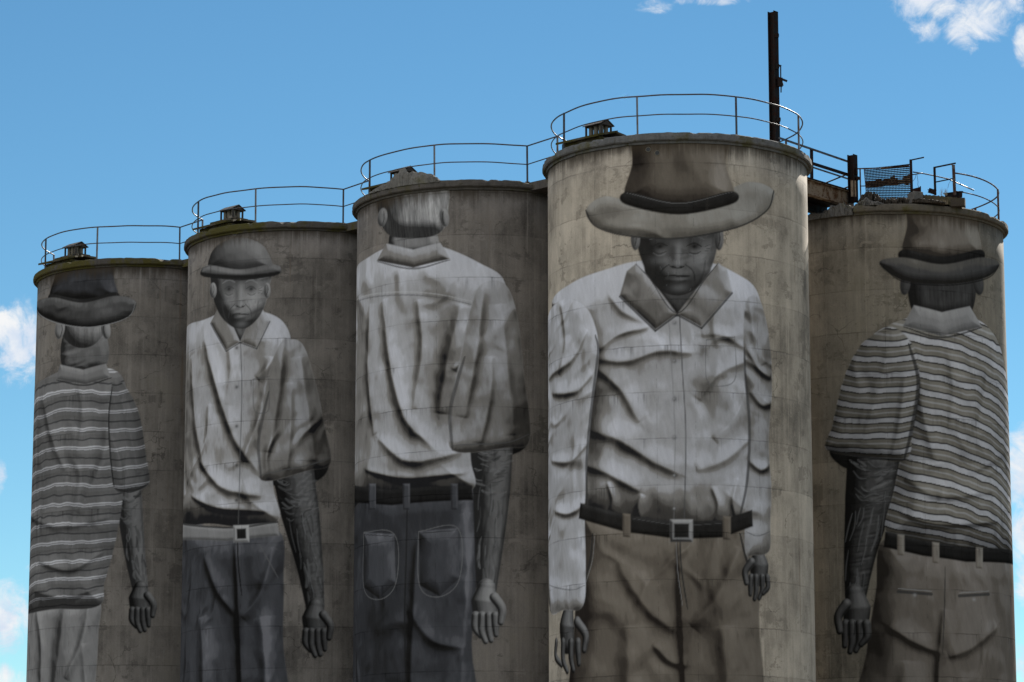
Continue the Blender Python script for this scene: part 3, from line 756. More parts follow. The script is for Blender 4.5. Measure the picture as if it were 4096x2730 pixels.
def paint_three():
    """silo 3: seen from behind, grey hair, pale shirt, arm hanging, dark jeans"""
    m = Mural(3)
    m.relief([(800, 1110), (900, 1126), (1080, 1118), (1098, 1200), (1096, 1330), (1084, 1480), (1074, 1800), (790, 1800)], DARK, 0.8, 0.6,
             folds=[([(960, 1240), (950, 1400), (940, 1700)], 0.14, 0.12), ([(1070, 1180), (1076, 1320), (1060, 1600)], 0.16, 0.12), ([(940, 1400), (990, 1470), (1060, 1490)], 0.14, 0.1)],
             nf=[(70, 1.3, 0.4, 0.06, 33)], con=0.9, airs=[((1075, 1300), 18, 240, 0.4), ((1010, 1300), 40, 60, 0.14), ((870, 1400), 40, 200, -0.2)])
    for px in ([(962, 1222), (1052, 1214), (1056, 1330), (1010, 1372), (964, 1346)], [(836, 1224), (906, 1228), (910, 1340), (872, 1378), (836, 1350)]):
        m.relief(px, DARK, 0.4, 0.35, bias=0.12, con=0.8, smooth=False, nf=[(80, 0.8, 0.3, 0.04, 3)])
        m.line(px + px[:1], 0.016, 0.20, 0.55, taper=False); m.line([(a, b + 5) for a, b in px[:2]], 0.014, 0.02, 0.7)
    m.line([(936, 1140), (934, 1260), (930, 1420), (934, 1600)], 0.03, 0.02, 0.8)
    m.relief([(1040, 1000), (1200, 990), (1206, 1030), (1150, 1050), (1050, 1044)], BLACK, 0.2, 0.2)
    m.limb([(1128, 1010), (1130, 1120), (1124, 1250), (1118, 1350)], [52, 44, 35, 24], SKIN, nf=[(80, 0.5, 0.13, 0.03, 41)], con=0.9, bias=-0.14)
    weathered(m, [(1128, 1040), (1130, 1120), (1124, 1250), (1118, 1350)], [50, 43, 34, 24], 7, 0.03, 0.5)
    fist(m, 1118, 1350, 1.3, SKIN, -1, )
    body = [(808, 650), (850, 590), (930, 560), (1010, 566), (1100, 604), (1160, 650), (1150, 760), (1100, 860), (1080, 980), (1082, 1060), (1086, 1124), (980, 1140), (880, 1132), (800, 1150), (795, 900)]
    m.relief(body, WHITE, 1.0, 0.5, folds=[([(880, 690), (896, 830), (930, 960), (1010, 1040)], 0.18, 0.13), ([(1060, 700), (1030, 820), (1010, 950)], 0.2, 0.14), ([(960, 690), (970, 800), (950, 940)], 0.14, 0.09),
             ([(850, 700), (846, 860), (860, 1000)], 0.16, 0.10), ([(1100, 690), (1080, 780), (1040, 850)], 0.14, 0.10), ([(870, 1010), (940, 1060), (1060, 1040)], 0.14, 0.10),
             ([(840, 1080), (930, 1100), (1070, 1088)], 0.08, 0.07)],
             nf=[(78, 1.7, 0.55, 0.08, 51), (25, 1.3, 0.6, 0.04, 53)], con=0.85, bias=0.05, airs=[((830, 900), 20, 300, -0.15), ((1020, 860), 40, 150, -0.16), ((920, 820), 40, 200, 0.08), ((930, 620), 80, 40, 0.12)])
    m.line([(820, 690), (900, 672), (1000, 676), (1110, 700)], 0.02, 0.62, 0.4); m.line([(820, 696), (900, 679), (1000, 683), (1110, 707)], 0.022, 0.10, 0.5)
    sl = [(1100, 660), (1158, 652), (1188, 724), (1204, 860), (1218, 1010), (1160, 1030), (1040, 1036), (1036, 940), (1056, 830), (1074, 740)]
    m.relief(sl, WHITE, 0.40, 0.30, light=(-0.12, 0.5, 0.85), folds=[([(1110, 660), (1096, 800), (1066, 960)], 0.16, 0.12), ([(1150, 700), (1166, 850), (1180, 1000)], 0.16, 0.10), ([(1130, 820), (1124, 920), (1104, 1020)], 0.12, 0.09)],
             nf=[(80, 1.4, 0.5, 0.07, 57)], con=0.85, bias=0.03, airs=[((1196, 960), 24, 80, -0.25), ((1150, 760), 24, 110, 0.12)])
    m.line([(1068, 820), (1050, 880), (1034, 950), (1040, 1034)], 0.055, 0.05, 0.65)
    m.line([(1040, 1024), (1160, 1018), (1216, 998)], 0.02, 0.12, 0.7)
    # head from behind
    m.relief([(905, 520), (990, 520), (1000, 580), (900, 584)], SKIN, 0.3, 0.8, con=0.8, nf=[(8, 0.5, 0.13, 0.04, 3)])
    m.relief([(876, 418), (950, 396), (1024, 420), (1030, 480), (1012, 535), (950, 548), (890, 538), (868, 480)], G(0.05, 0.14, 0.28, 0.46, 0.60), 0.55, 0.7, pat=hair(0.55, 0.04, 0.12, 5), con=0.9,
             airs=[((895, 490), 26, 70, -0.45), ((1000, 470), 26, 60, 0.16), ((940, 545), 60, 16, -0.3)])
    for ex, f in ((879, 1), (1021, -1)):
        m.relief(m.ell(ex, 500, 11, 22, 8 * f), SKIN, 0.2, 0.35, con=0.8); m.line([(ex + 3 * f, 486), (ex + 4 * f, 502), (ex + 1 * f, 514)], 0.022, 0.04, 0.8)
    m.relief([(888, 560), (950, 574), (1012, 558), (1034, 596), (950, 616), (866, 600)], WHITE, 0.25, 0.3, con=0.9, smooth=False, bias=-0.04)
    m.line([(868, 602), (950, 618), (1034, 598)], 0.028, 0.07, 0.7)
    m.relief([(802, 1108), (900, 1126), (1084, 1116), (1088, 1150), (900, 1162), (800, 1148)], BLACK, 0.12, 0.5, smooth=False)
    for bx in (856, 934, 1044): m.relief([(bx - 8, 1112), (bx + 8, 1112), (bx + 8, 1172), (bx - 8, 1172)], DARK, 0.06, 0.5, smooth=False, bias=0.15)
    return m


def paint_four():
    """silo 4: facing front, broad pale hat worn level, buttoned white shirt, hands in trouser pockets"""
    m = Mural(4)
    m.relief([(1330, 1176), (1450, 1196), (1600, 1206), (1720, 1190), (1742, 1300), (1744, 1420), (1728, 1800), (1318, 1800), (1322, 1400)], TAN, 1.0, 0.5,
             folds=[([(1560, 1250), (1566, 1400), (1580, 1700)], 0.10, 0.12), ([(1700, 1260), (1650, 1370), (1590, 1440)], 0.18, 0.14), ([(1420, 1290), (1480, 1390), (1550, 1450)], 0.18, 0.12),
                    ([(1660, 1440), (1670, 1560), (1660, 1750)], 0.24, 0.16), ([(1440, 1440), (1446, 1560), (1440, 1750)], 0.24, 0.14), ([(1500, 1480), (1540, 1520), (1580, 1530)], 0.1, 0.09)],
             nf=[(62, 1.4, 0.45, 0.07, 61), (-60, 1.2, 0.5, 0.05, 62)], con=0.85, bias=-0.03, airs=[((1570, 1470), 26, 130, -0.28), ((1450, 1340), 70, 90, 0.08), ((1345, 1450), 16, 200, -0.2), ((1690, 1340), 24, 80, 0.12)])
    m.line([(1562, 1230), (1566, 1310), (1580, 1400)], 0.026, 0.03, 0.8); m.line([(1554, 1232), (1557, 1310), (1569, 1396)], 0.014, 0.28, 0.5)
    for pts in ([(1362, 1226), (1356, 1290), (1338, 1350)], [(1700, 1226), (1716, 1290), (1738, 1340)]):
        m.line(pts, 0.035, 0.03, 0.85); m.line([(a + 5, b) for a, b in pts], 0.016, 0.28, 0.5)
    fist(m, 1306, 1404, 1.45, DSKIN, -1)
    fist(m, 1742, 1272, 1.1, DSKIN, 1)
    # torso
    body = [(1268, 700), (1316, 650), (1392, 620), (1470, 600), (1610, 600), (1690, 628), (1742, 676), (1758, 800), (1738, 950), (1728, 1080), (1726, 1180), (1660, 1204), (1560, 1208), (1440, 1190), (1336, 1168), (1340, 1020), (1350, 860), (1310, 760)]
    m.relief(body, WHITE, 1.1, 0.40, folds=[([(1372, 806), (1420, 770), (1490, 752)], 0.11, 0.10), ([(1374, 826), (1440, 830), (1520, 806), (1590, 812)], 0.12, 0.09), ([(1372, 846), (1430, 900), (1470, 970)], 0.15, 0.09),
             ([(1714, 800), (1660, 770), (1612, 770)], 0.11, 0.07), ([(1716, 830), (1650, 860), (1606, 920)], 0.13, 0.09), ([(1720, 880), (1690, 960), (1640, 1010)], 0.13, 0.08),
             ([(1352, 990), (1420, 1010), (1500, 1060), (1560, 1090)], 0.15, 0.10), ([(1724, 1010), (1660, 1060), (1600, 1080)], 0.13, 0.08), ([(1346, 1070), (1400, 1090), (1470, 1130)], 0.12, 0.08),
             ([(1396, 1110), (1408, 1150), (1402, 1178)], 0.07, 0.06), ([(1474, 1136), (1466, 1168), (1472, 1194)], 0.07, 0.06), ([(1636, 1120), (1650, 1160), (1644, 1200)], 0.07, 0.06), ([(1696, 1100), (1684, 1150), (1690, 1188)], 0.07, 0.06),
             ([(1400, 680), (1430, 716), (1480, 740)], 0.10, 0.05), ([(1660, 680), (1640, 740), (1650, 800)], 0.12, 0.05)],
             nf=[(25, 1.5, 0.6, 0.05, 71), (70, 1.7, 0.7, 0.05, 73)], con=0.85, bias=0.14,
             airs=[((1366, 940), 20, 190, -0.24), ((1470, 1010), 46, 26, -0.18), ((1430, 850), 30, 34, -0.16), ((1735, 960), 18, 180, -0.2), ((1540, 606), 70, 34, -0.3), ((1600, 1120), 60, 24, -0.12), ((1640, 900), 30, 60, -0.10)])
    # sleeves
    la = [(1290, 690), (1340, 700), (1368, 750), (1376, 820), (1362, 930), (1350, 1060), (1344, 1180), (1346, 1300), (1340, 1392), (1300, 1402), (1262, 1386), (1240, 1100), (1240, 860), (1254, 750)]
    m.relief(la, WHITE, 0.40, 0.26, folds=[([(1350, 760), (1310, 830), (1262, 870)], 0.12, 0.09), ([(1362, 860), (1320, 900), (1270, 905)], 0.12, 0.10), ([(1350, 1020), (1310, 1060), (1268, 1060)], 0.10, 0.08),
             ([(1354, 1150), (1310, 1180), (1276, 1176)], 0.09, 0.08), ([(1290, 700), (1300, 790), (1284, 860)], 0.12, 0.06)], nf=[(20, 0.8, 0.3, 0.06, 81), (75, 1.2, 0.35, 0.05, 82)], con=0.85, bias=0.12)
    ra = [(1716, 690), (1746, 692), (1766, 770), (1774, 880), (1766, 1010), (1772, 1120), (1770, 1200), (1768, 1266), (1734, 1276), (1712, 1262), (1716, 1110), (1722, 980), (1712, 870), (1708, 770)]
    m.relief(ra, WHITE, 0.30, 0.28, light=(-0.05, 0.5, 0.85), folds=[([(1716, 800), (1746, 850), (1770, 870)], 0.10, 0.09), ([(1724, 900), (1750, 930), (1772, 930)], 0.10, 0.09), ([(1722, 1060), (1748, 1080), (1768, 1070)], 0.09, 0.08), ([(1722, 700), (1736, 790), (1752, 840)], 0.12, 0.07)],
             nf=[(-20, 0.8, 0.3, 0.06, 83), (80, 1.2, 0.35, 0.05, 84)], con=0.85, bias=0.08)
    m.line([(1368, 770), (1374, 810), (1360, 930), (1348, 1060), (1350, 1170)], 0.05, 0.05, 0.75); m.line([(1710, 800), (1713, 870), (1722, 980), (1716, 1110), (1694, 1210)], 0.045, 0.05, 0.75)
    for cf in ([(1262, 1344), (1310, 1356), (1344, 1346)], [(1713, 1222), (1740, 1232), (1770, 1222)]): m.line(cf, 0.02, 0.14, 0.6)
    # placket, buttons, pocket
    m.line([(1560, 700), (1568, 850), (1576, 1000), (1572, 1204)], 0.020, 0.09, 0.65, taper=False); m.line([(1536, 720), (1544, 850), (1551, 1000), (1548, 1204)], 0.014, 0.20, 0.45, taper=False)
    for yy in (742, 830, 918, 1006, 1094, 1170): m.air((1550, yy), 5, 5, 0.09, 0.8); m.air((1549, yy - 1), 2.5, 2.5, 0.5, 0.6)
    m.line([(1622, 780), (1624, 872), (1656, 888), (1690, 868), (1688, 774)], 0.018, 0.14, 0.5); m.line([(1622, 782), (1688, 775)], 0.024, 0.12, 0.55)
    # neck, collar, head
    m.relief([(1490, 600), (1624, 600), (1616, 660), (1556, 728), (1498, 664)], DSKIN, 0.3, 0.5, con=0.8, bias=-0.12)
    m.relief([(1462, 606), (1494, 640), (1556, 722), (1506, 758), (1424, 680), (1440, 624)], WHITE, 0.25, 0.25, smooth=False, con=0.9, bias=-0.14, nf=[(60, 0.8, 0.3, 0.04, 3)])
    m.relief([(1650, 604), (1620, 640), (1556, 722), (1612, 752), (1682, 672), (1670, 620)], WHITE, 0.25, 0.25, smooth=False, con=0.9, bias=0.0, nf=[(-60, 0.8, 0.3, 0.04, 4)])
    m.line([(1424, 682), (1506, 761)], 0.028, 0.05, 0.8, taper=False); m.line([(1506, 761), (1556, 724)], 0.028, 0.05, 0.8, taper=False); m.line([(1556, 724), (1612, 755)], 0.028, 0.05, 0.8, taper=False); m.line([(1612, 755), (1682, 674)], 0.028, 0.05, 0.8, taper=False); m.line([(1462, 608), (1494, 642), (1556, 720), (1620, 642), (1650, 606)], 0.02, 0.03, 0.7)
    m.relief([(1466, 470), (1646, 470), (1650, 548), (1636, 612), (1602, 662), (1558, 680), (1512, 664), (1480, 614), (1462, 548)], G(0.02, 0.05, 0.11, 0.20, 0.34), 0.6, 0.75, con=0.95, bias=0.05,
             nf=[(20, 0.35, 0.12, 0.03, 7), (80, 0.4, 0.12, 0.02, 9)], airs=[((1556, 505), 100, 26, -0.5), ((1488, 580), 20, 70, -0.15), ((1618, 600), 18, 50, 0.25), ((1556, 664), 30, 12, 0.14)])
    old_face(m, 1556, 566, 90, 92, SKIN, 0.018, 0.36)
    m.air((1556, 538), 104, 20, 0.012, 0.8)
    for ex in (1460, 1652): m.relief(m.ell(ex, 548, 11, 28), G(0.02, 0.06, 0.12, 0.22, 0.34), 0.2, 0.35, con=0.8); m.line([(ex, 532), (ex + 2, 550), (ex - 1, 566)], 0.02, 0.02, 0.7)
    # hat
    HB = G((0.05, 0.046, 0.04), (0.14, 0.128, 0.112), (0.27, 0.252, 0.225), (0.40, 0.385, 0.36), (0.52, 0.51, 0.50))
    m.relief([(1346, 484), (1388, 452), (1470, 462), (1640, 446), (1722, 418), (1778, 440), (1762, 484), (1690, 524), (1560, 548), (1440, 542), (1368, 520)], HB, 0.30, 0.30, con=0.9, bias=0.04,
             nf=[(3, 1.4, 0.4, 0.05, 5)], airs=[((1400, 490), 46, 30, -0.25), ((1560, 528), 120, 14, -0.15), ((1700, 485), 40, 22, 0.14)])
    m.line([(1346, 484), (1368, 520), (1440, 542), (1560, 548), (1690, 524), (1762, 484), (1778, 440)], 0.024, 0.03, 0.85, taper=False)
    m.relief([(1470, 290), (1660, 290), (1668, 380), (1682, 458), (1560, 484), (1440, 460), (1452, 380)], TAN, 0.7, 0.5, con=0.85, bias=0.0, smooth=True,
             nf=[(80, 1.2, 0.4, 0.06, 6)], airs=[((1480, 400), 26, 80, -0.18), ((1655, 400), 18, 80, 0.35), ((1560, 380), 24, 70, -0.14), ((1600, 360), 30, 60, 0.10)])
    m.relief([(1440, 442), (1560, 466), (1682, 440), (1686, 468), (1560, 494), (1436, 470)], BLACK, 0.14, 0.5, con=0.8)
    m.line([(1440, 444), (1560, 468), (1682, 442)], 0.012, 0.22, 0.5)
    # belt
    m.relief([(1334, 1156), (1450, 1186), (1560, 1200), (1660, 1196), (1728, 1172), (1730, 1210), (1660, 1236), (1560, 1240), (1440, 1224), (1330, 1192)], BLACK, 0.14, 0.5, smooth=False, con=0.9)
    m.line([(1450, 1192), (1560, 1207), (1660, 1203)], 0.01, 0.12, 0.5)
    m.relief([(1540, 1194), (1592, 1194), (1592, 1246), (1540, 1246)], GREYS, 0.08, 0.8, smooth=False, con=1.0); m.relief([(1549, 1204), (1583, 1204), (1583, 1236), (1549, 1236)], BLACK, 0.1, 0.2, smooth=False)
    for bx, by in ((1440, 1186), (1670, 1192)): m.relief([(bx - 9, by - 6), (bx + 9, by - 4), (bx + 9, by + 50), (bx - 9, by + 48)], TAN, 0.06, 0.5, smooth=False)
    return m


def paint_five():
    """silo 5: seen from behind, tan hat, striped shirt, arm hanging, tan trousers"""
    m = Mural(5)
    TR = G((0.026, 0.022, 0.019), (0.082, 0.071, 0.061), (0.165, 0.144, 0.124), (0.26, 0.234, 0.212), (0.37, 0.345, 0.33))
    m.relief([(2030, 1240), (2160, 1262), (2300, 1262), (2330, 1300), (2338, 1450), (2332, 1800), (1960, 1800), (1990, 1500), (2012, 1360)], TR, 0.9, 0.5,
             folds=[([(2170, 1400), (2160, 1500), (2150, 1750)], 0.14, 0.13), ([(2040, 1440), (2110, 1480), (2160, 1500)], 0.14, 0.11), ([(2290, 1440), (2230, 1490), (2180, 1510)], 0.14, 0.11), ([(2080, 1520), (2076, 1640), (2080, 1780)], 0.22, 0.13)],
             nf=[(70, 1.3, 0.4, 0.06, 91)], con=0.85, airs=[((2240, 1400), 36, 90, 0.16), ((2165, 1520), 16, 140, -0.25), ((2030, 1500), 26, 180, -0.2)])
    for px in ([(2064, 1360), (2140, 1366)], [(2204, 1370), (2272, 1366)]):
        m.line(px, 0.045, 0.05, 0.85, taper=False); m.line([(a, b - 7) for a, b in px], 0.014, 0.36, 0.6, taper=False); m.air((sum(a for a, b in px) / 2, px[0][1] + 8), 4, 4, 0.4, 0.7)
    m.line([(2172, 1300), (2170, 1400), (2166, 1500)], 0.022, 0.04, 0.7)
    m.relief([(1915, 1030), (2080, 1036), (2076, 1080), (2000, 1090), (1930, 1070)], BLACK, 0.2, 0.2)
    m.limb([(2008, 1046), (1996, 1150), (1976, 1270), (1966, 1366)], [62, 56, 40, 26], DSKIN, nf=[(10, 0.5, 0.09, 0.035, 95), (70, 0.5, 0.12, 0.02, 97)], con=0.95, bias=0.02)
    weathered(m, [(2006, 1070), (1996, 1150), (1976, 1270), (1966, 1366)], [58, 54, 39, 26], 9)
    fist(m, 1964, 1364, 1.4, DSKIN, 1)
    body = [(1990, 790), (2050, 744), (2120, 728), (2230, 730), (2280, 764), (2306, 830), (2330, 1000), (2340, 1180), (2330, 1270), (2220, 1262), (2120, 1246), (2036, 1226), (2056, 1120), (2078, 1000), (2086, 900), (2040, 830)]
    bands = [(0.00, 0.32, (0.50, 0.50, 0.53), 0.95), (0.31, 0.39, (0.016, 0.016, 0.02), 0.95), (0.62, 0.72, (0.40, 0.395, 0.40), 0.8), (0.92, 1.0, (0.018, 0.018, 0.022), 0.9)]
    m.relief(body, G((0.04, 0.036, 0.03), (0.11, 0.10, 0.085), (0.21, 0.195, 0.165), (0.30, 0.28, 0.245), (0.40, 0.385, 0.35)), 1.0, 0.45,
             folds=[([(2110, 840), (2120, 950), (2150, 1060)], 0.18, 0.09), ([(2270, 850), (2250, 960), (2210, 1060)], 0.18, 0.09), ([(2080, 1100), (2160, 1140), (2280, 1130)], 0.13, 0.08), ([(2070, 1180), (2160, 1206), (2290, 1200)], 0.09, 0.07), ([(2180, 800), (2190, 900), (2180, 990)], 0.14, 0.06)],
             nf=[(20, 1.3, 0.45, 0.06, 101), (80, 1.5, 0.5, 0.05, 103)], con=0.8, bias=0.06, pat=stripes(0.52, 0.2, bands, slope=0.16, bow=0.02, cx=2.0, wob=0.07, seed=9))
    sl = [(1990, 782), (2050, 752), (2100, 800), (2112, 880), (2098, 980), (2082, 1058), (2000, 1052), (1900, 1034), (1912, 980), (1936, 880), (1962, 818)]
    m.relief(sl, G((0.035, 0.032, 0.027), (0.09, 0.083, 0.07), (0.175, 0.163, 0.14), (0.26, 0.245, 0.215), (0.36, 0.345, 0.315)), 0.4, 0.5,
             folds=[([(2040, 800), (2020, 900), (1980, 1020)], 0.18, 0.09), ([(2080, 860), (2070, 960), (2050, 1050)], 0.12, 0.08)], nf=[(80, 1.1, 0.4, 0.06, 107)], con=0.85,
             pat=stripes(0.46, 0.0, bands, slope=0.05, bow=-0.03, cx=-0.6, wob=0.06, seed=13))
    m.line([(2088, 790), (2110, 880), (2094, 990), (2078, 1056)], 0.06, 0.03, 0.8); m.line([(1902, 1034), (2000, 1053), (2082, 1058)], 0.03, 0.03, 0.85)
    # head from behind under a level hat
    m.relief([(2090, 600), (2236, 600), (2244, 650), (2230, 720), (2164, 736), (2100, 720), (2084, 650)], G(0.015, 0.03, 0.055, 0.09, 0.15), 0.5, 0.7, pat=hair(0.3, 0.04, 0.0, 15), con=0.9)
    for ex, f in ((2080, 1), (2248, -1)): m.relief(m.ell(ex, 652, 12, 27, 6 * f), G(0.02, 0.04, 0.07, 0.11, 0.18), 0.2, 0.35, con=0.8)
    m.relief([(2100, 702), (2164, 718), (2228, 704), (2256, 752), (2164, 774), (2074, 750)], G(0.08, 0.16, 0.28, 0.40, 0.5), 0.3, 0.3, con=0.9, nf=[(10, 0.8, 0.2, 0.03, 2)], smooth=False)
    m.line([(2076, 752), (2164, 776), (2256, 753)], 0.03, 0.04, 0.8)
    m.relief([(2096, 450), (2236, 450), (2246, 520), (2252, 590), (2166, 606), (2078, 590), (2084, 520)], LTAN, 0.6, 0.55, con=0.9, bias=-0.12, nf=[(60, 0.9, 0.35, 0.07, 11)], airs=[((2120, 540), 26, 60, -0.12), ((2220, 540), 22, 50, 0.12)])
    m.relief([(2076, 574), (2166, 590), (2254, 574), (2256, 600), (2166, 616), (2074, 600)], BLACK, 0.14, 0.4)
    m.relief([(2020, 604), (2074, 592), (2166, 608), (2256, 592), (2296, 606), (2276, 634), (2220, 650), (2150, 654), (2070, 644)], G((0.02, 0.019, 0.018), 0.045, 0.085, (0.16, 0.15, 0.135), (0.30, 0.285, 0.26)), 0.3, 0.4, con=1.0, bias=-0.08)
    m.line([(2020, 606), (2070, 646), (2150, 656), (2220, 652), (2276, 636), (2296, 608)], 0.02, 0.015, 0.8)
    m.relief([(2034, 1222), (2120, 1242), (2220, 1258), (2330, 1266), (2330, 1298), (2220, 1292), (2120, 1278), (2030, 1258)], BLACK, 0.13, 0.5, smooth=False, con=0.9)
    for bx, by in ((2070, 1228), (2150, 1246), (2250, 1258)): m.relief([(bx - 8, by), (bx + 8, by + 2), (bx + 8, by + 50), (bx - 8, by + 48)], LTAN, 0.06, 0.5, smooth=False)
    return m
# ------------------------------------------------------------------ ground
mg, nt, b, P0 = newmat('dry_ground')
n = noise(nt, P0, 0.15, 6, 0.6); f = noise(nt, P0, 6, 4, 0.7)
put(nt, b.inputs['Base Color'], scalecol(nt, mix(nt, n.step(0.4, 0.6), (0.15, 0.122, 0.095), (0.10, 0.09, 0.06)), 0.6 + f * 0.8))
b.inputs['Roughness'].default_value = 1.0
setbump(nt, b, f, 0.6, 0.05)
g = MB(); g.add([(-3000, -3000, 0), (3000, -3000, 0), (3000, 3000, 0), (-3000, 3000, 0)], [(0, 1, 2, 3)])
tag(g.build('ground', mg), kind='structure')

# ------------------------------------------------------------------ silos
RNG = random.Random(7)
LOOK = {   # wall base colour, stain colour, moss on the wall, dirt, moss on the cap
    1: ((0.198, 0.179, 0.161), (0.078, 0.070, 0.064), 0.25, 0.55, 0.75),
    2: ((0.206, 0.186, 0.168), (0.082, 0.074, 0.068), 0.0, 0.55, 0.55),
    3: ((0.215, 0.193, 0.174), (0.084, 0.075, 0.068), 0.25, 0.60, 0.22),
    4: ((0.420, 0.368, 0.302), (0.19, 0.164, 0.132), 0.0, 0.45, 0.30),
    5: ((0.242, 0.214, 0.172), (0.105, 0.092, 0.072), 0.35, 0.60, 0.28)}
LABELS = {
    1: 'leftmost grey concrete silo, painted with a figure in dark hat and dark striped shirt',
    2: 'grey concrete silo painted with a figure in dark cap, pale shirt and pale belt',
    3: 'grey concrete silo painted with a bareheaded figure, rough patch on its rim',
    4: 'palest concrete silo, painted with a figure in wide tan hat and white shirt',
    5: 'rightmost concrete silo with wrecked top, painted with a figure in pale striped shirt'}
PAINT = {1: paint_one, 2: paint_two, 3: paint_three, 4: paint_four, 5: paint_five}
PLABEL = {1: 'painted figure in dark hat and dark striped shirt', 2: 'painted figure in dark cap and pale shirt',
          3: 'painted bareheaded figure in pale shirt and jeans', 4: 'painted figure in wide tan hat and white shirt',
          5: 'painted figure in tan hat and pale striped shirt'}
ROOT = {}


def D(a): return math.radians(a)


def cap_slab(k, a0=0.0, a1=360.0, t=SLAB_T, seed=1):
    """rim slab with chipped edges, a small cove under it and a shallow cone on top (local coordinates)"""
    z = ZTOP[k]; full = abs(a1 - a0) >= 359.9
    n = 300 if full else int(300 * abs(a1 - a0) / 360)
    th = np.radians(np.linspace(a0, a1, n, endpoint=not full))
    u, v = np.cos(th) * 4 + seed * 13, np.sin(th) * 4 + seed * 7
    def nz(s, sc, amp): return (fbm(u * sc, v * sc, s + seed * 5, 3) - 0.5) * amp
    chip = np.maximum(0, fbm(u * 2.2, v * 2.2, 77 + seed, 3) - 0.60) * 0.5
    rim = RS + nz(3, 1.5, 0.05)
    prof = [(R - 0.02, z - t - 0.07 + nz(1, 3, 0.02)), (R + 0.045, z - t - 0.065 + nz(1, 3, 0.03)), (R + 0.05, z - t + 0.01 + 0 * th),
            (rim - 0.03, z - t + nz(4, 3, 0.03)), (rim, z - t + 0.03 + nz(4, 3, 0.03)), (rim + nz(9, 4, 0.03), z - 0.11 + 0 * th), (rim - 0.01 - chip * 0.6, z - 0.03 + nz(5, 4, 0.02) - chip),
            (rim - 0.05 - chip, z + nz(6, 4, 0.035) - chip * 0.8), (RS - 0.3, z + 0.02 + nz(7, 3, 0.03)), (2.0, z + 0.10 + 0 * th), (0.02, z + 0.16 + 0 * th)]
    vs, fs = [], []
    for r, zz in prof:
        r = r + 0 * th; zz = zz + 0 * th
        vs += list(zip(r * np.cos(th), r * np.sin(th), zz))
    m = len(prof); lim = n if full else n - 1
    for i in range(m - 1):
        for j in range(lim):
            j2 = (j + 1) % n
            fs.append((i * n + j, i * n + j2, (i + 1) * n + j2, (i + 1) * n + j))
    if not full:
        fs.append(tuple(i * n for i in range(m - 1, -1, -1))); fs.append(tuple(i * n + n - 1 for i in range(m)))
    b = MB(); b.add(vs, fs); return b


def paint_mesh(k, m, parent, mat):
    keep = m.al > 0.02
    kv = np.zeros((m.h, m.w), bool)
    cell = keep[:-1, :-1] | keep[1:, :-1] | keep[:-1, 1:] | keep[1:, 1:]
    kv[:-1, :-1] |= cell; kv[1:, :-1] |= cell; kv[:-1, 1:] |= cell; kv[1:, 1:] |= cell
    idx = -np.ones((m.h, m.w), int); idx[kv] = np.arange(kv.sum())
    az0 = math.atan2(-SILO[k][1], -SILO[k][0])
    a = az0 + m.S / R; rr = R + 0.004
    co = np.stack([rr * np.cos(a), rr * np.sin(a), m.Z], -1)[kv].astype(np.float32)
    jj, ii = np.nonzero(cell)
    q = np.stack([idx[jj, ii], idx[jj, ii + 1], idx[jj + 1, ii + 1], idx[jj + 1, ii]], -1).astype(np.int32)
    me = bpy.data.meshes.new('painted_figure')
    me.vertices.add(len(co)); me.vertices.foreach_set('co', co.ravel())
    me.loops.add(q.size); me.loops.foreach_set('vertex_index', q.ravel())
    me.polygons.add(len(q)); me.polygons.foreach_set('loop_start', np.arange(0, q.size, 4, dtype=np.int32))
    me.update(calc_edges=True)
    me.polygons.foreach_set('use_smooth', np.ones(len(q), bool))
    c4 = np.ones((len(co), 4), np.float32); c4[:, :3] = m.col[kv]
    at = me.attributes.new('paint', 'FLOAT_COLOR', 'POINT'); at.data.foreach_set('color', c4.ravel())
    fade = m.al[kv] * sstep(m.zb, m.zb + 0.8, m.Z[kv])
    at = me.attributes.new('cover', 'FLOAT', 'POINT'); at.data.foreach_set('value', fade.astype(np.float32))
    me.materials.append(mat); me.validate()
    o = bpy.data.objects.new('painted_figure', me); COL.objects.link(o); o.parent = parent
    return tag(o, PLABEL[k])


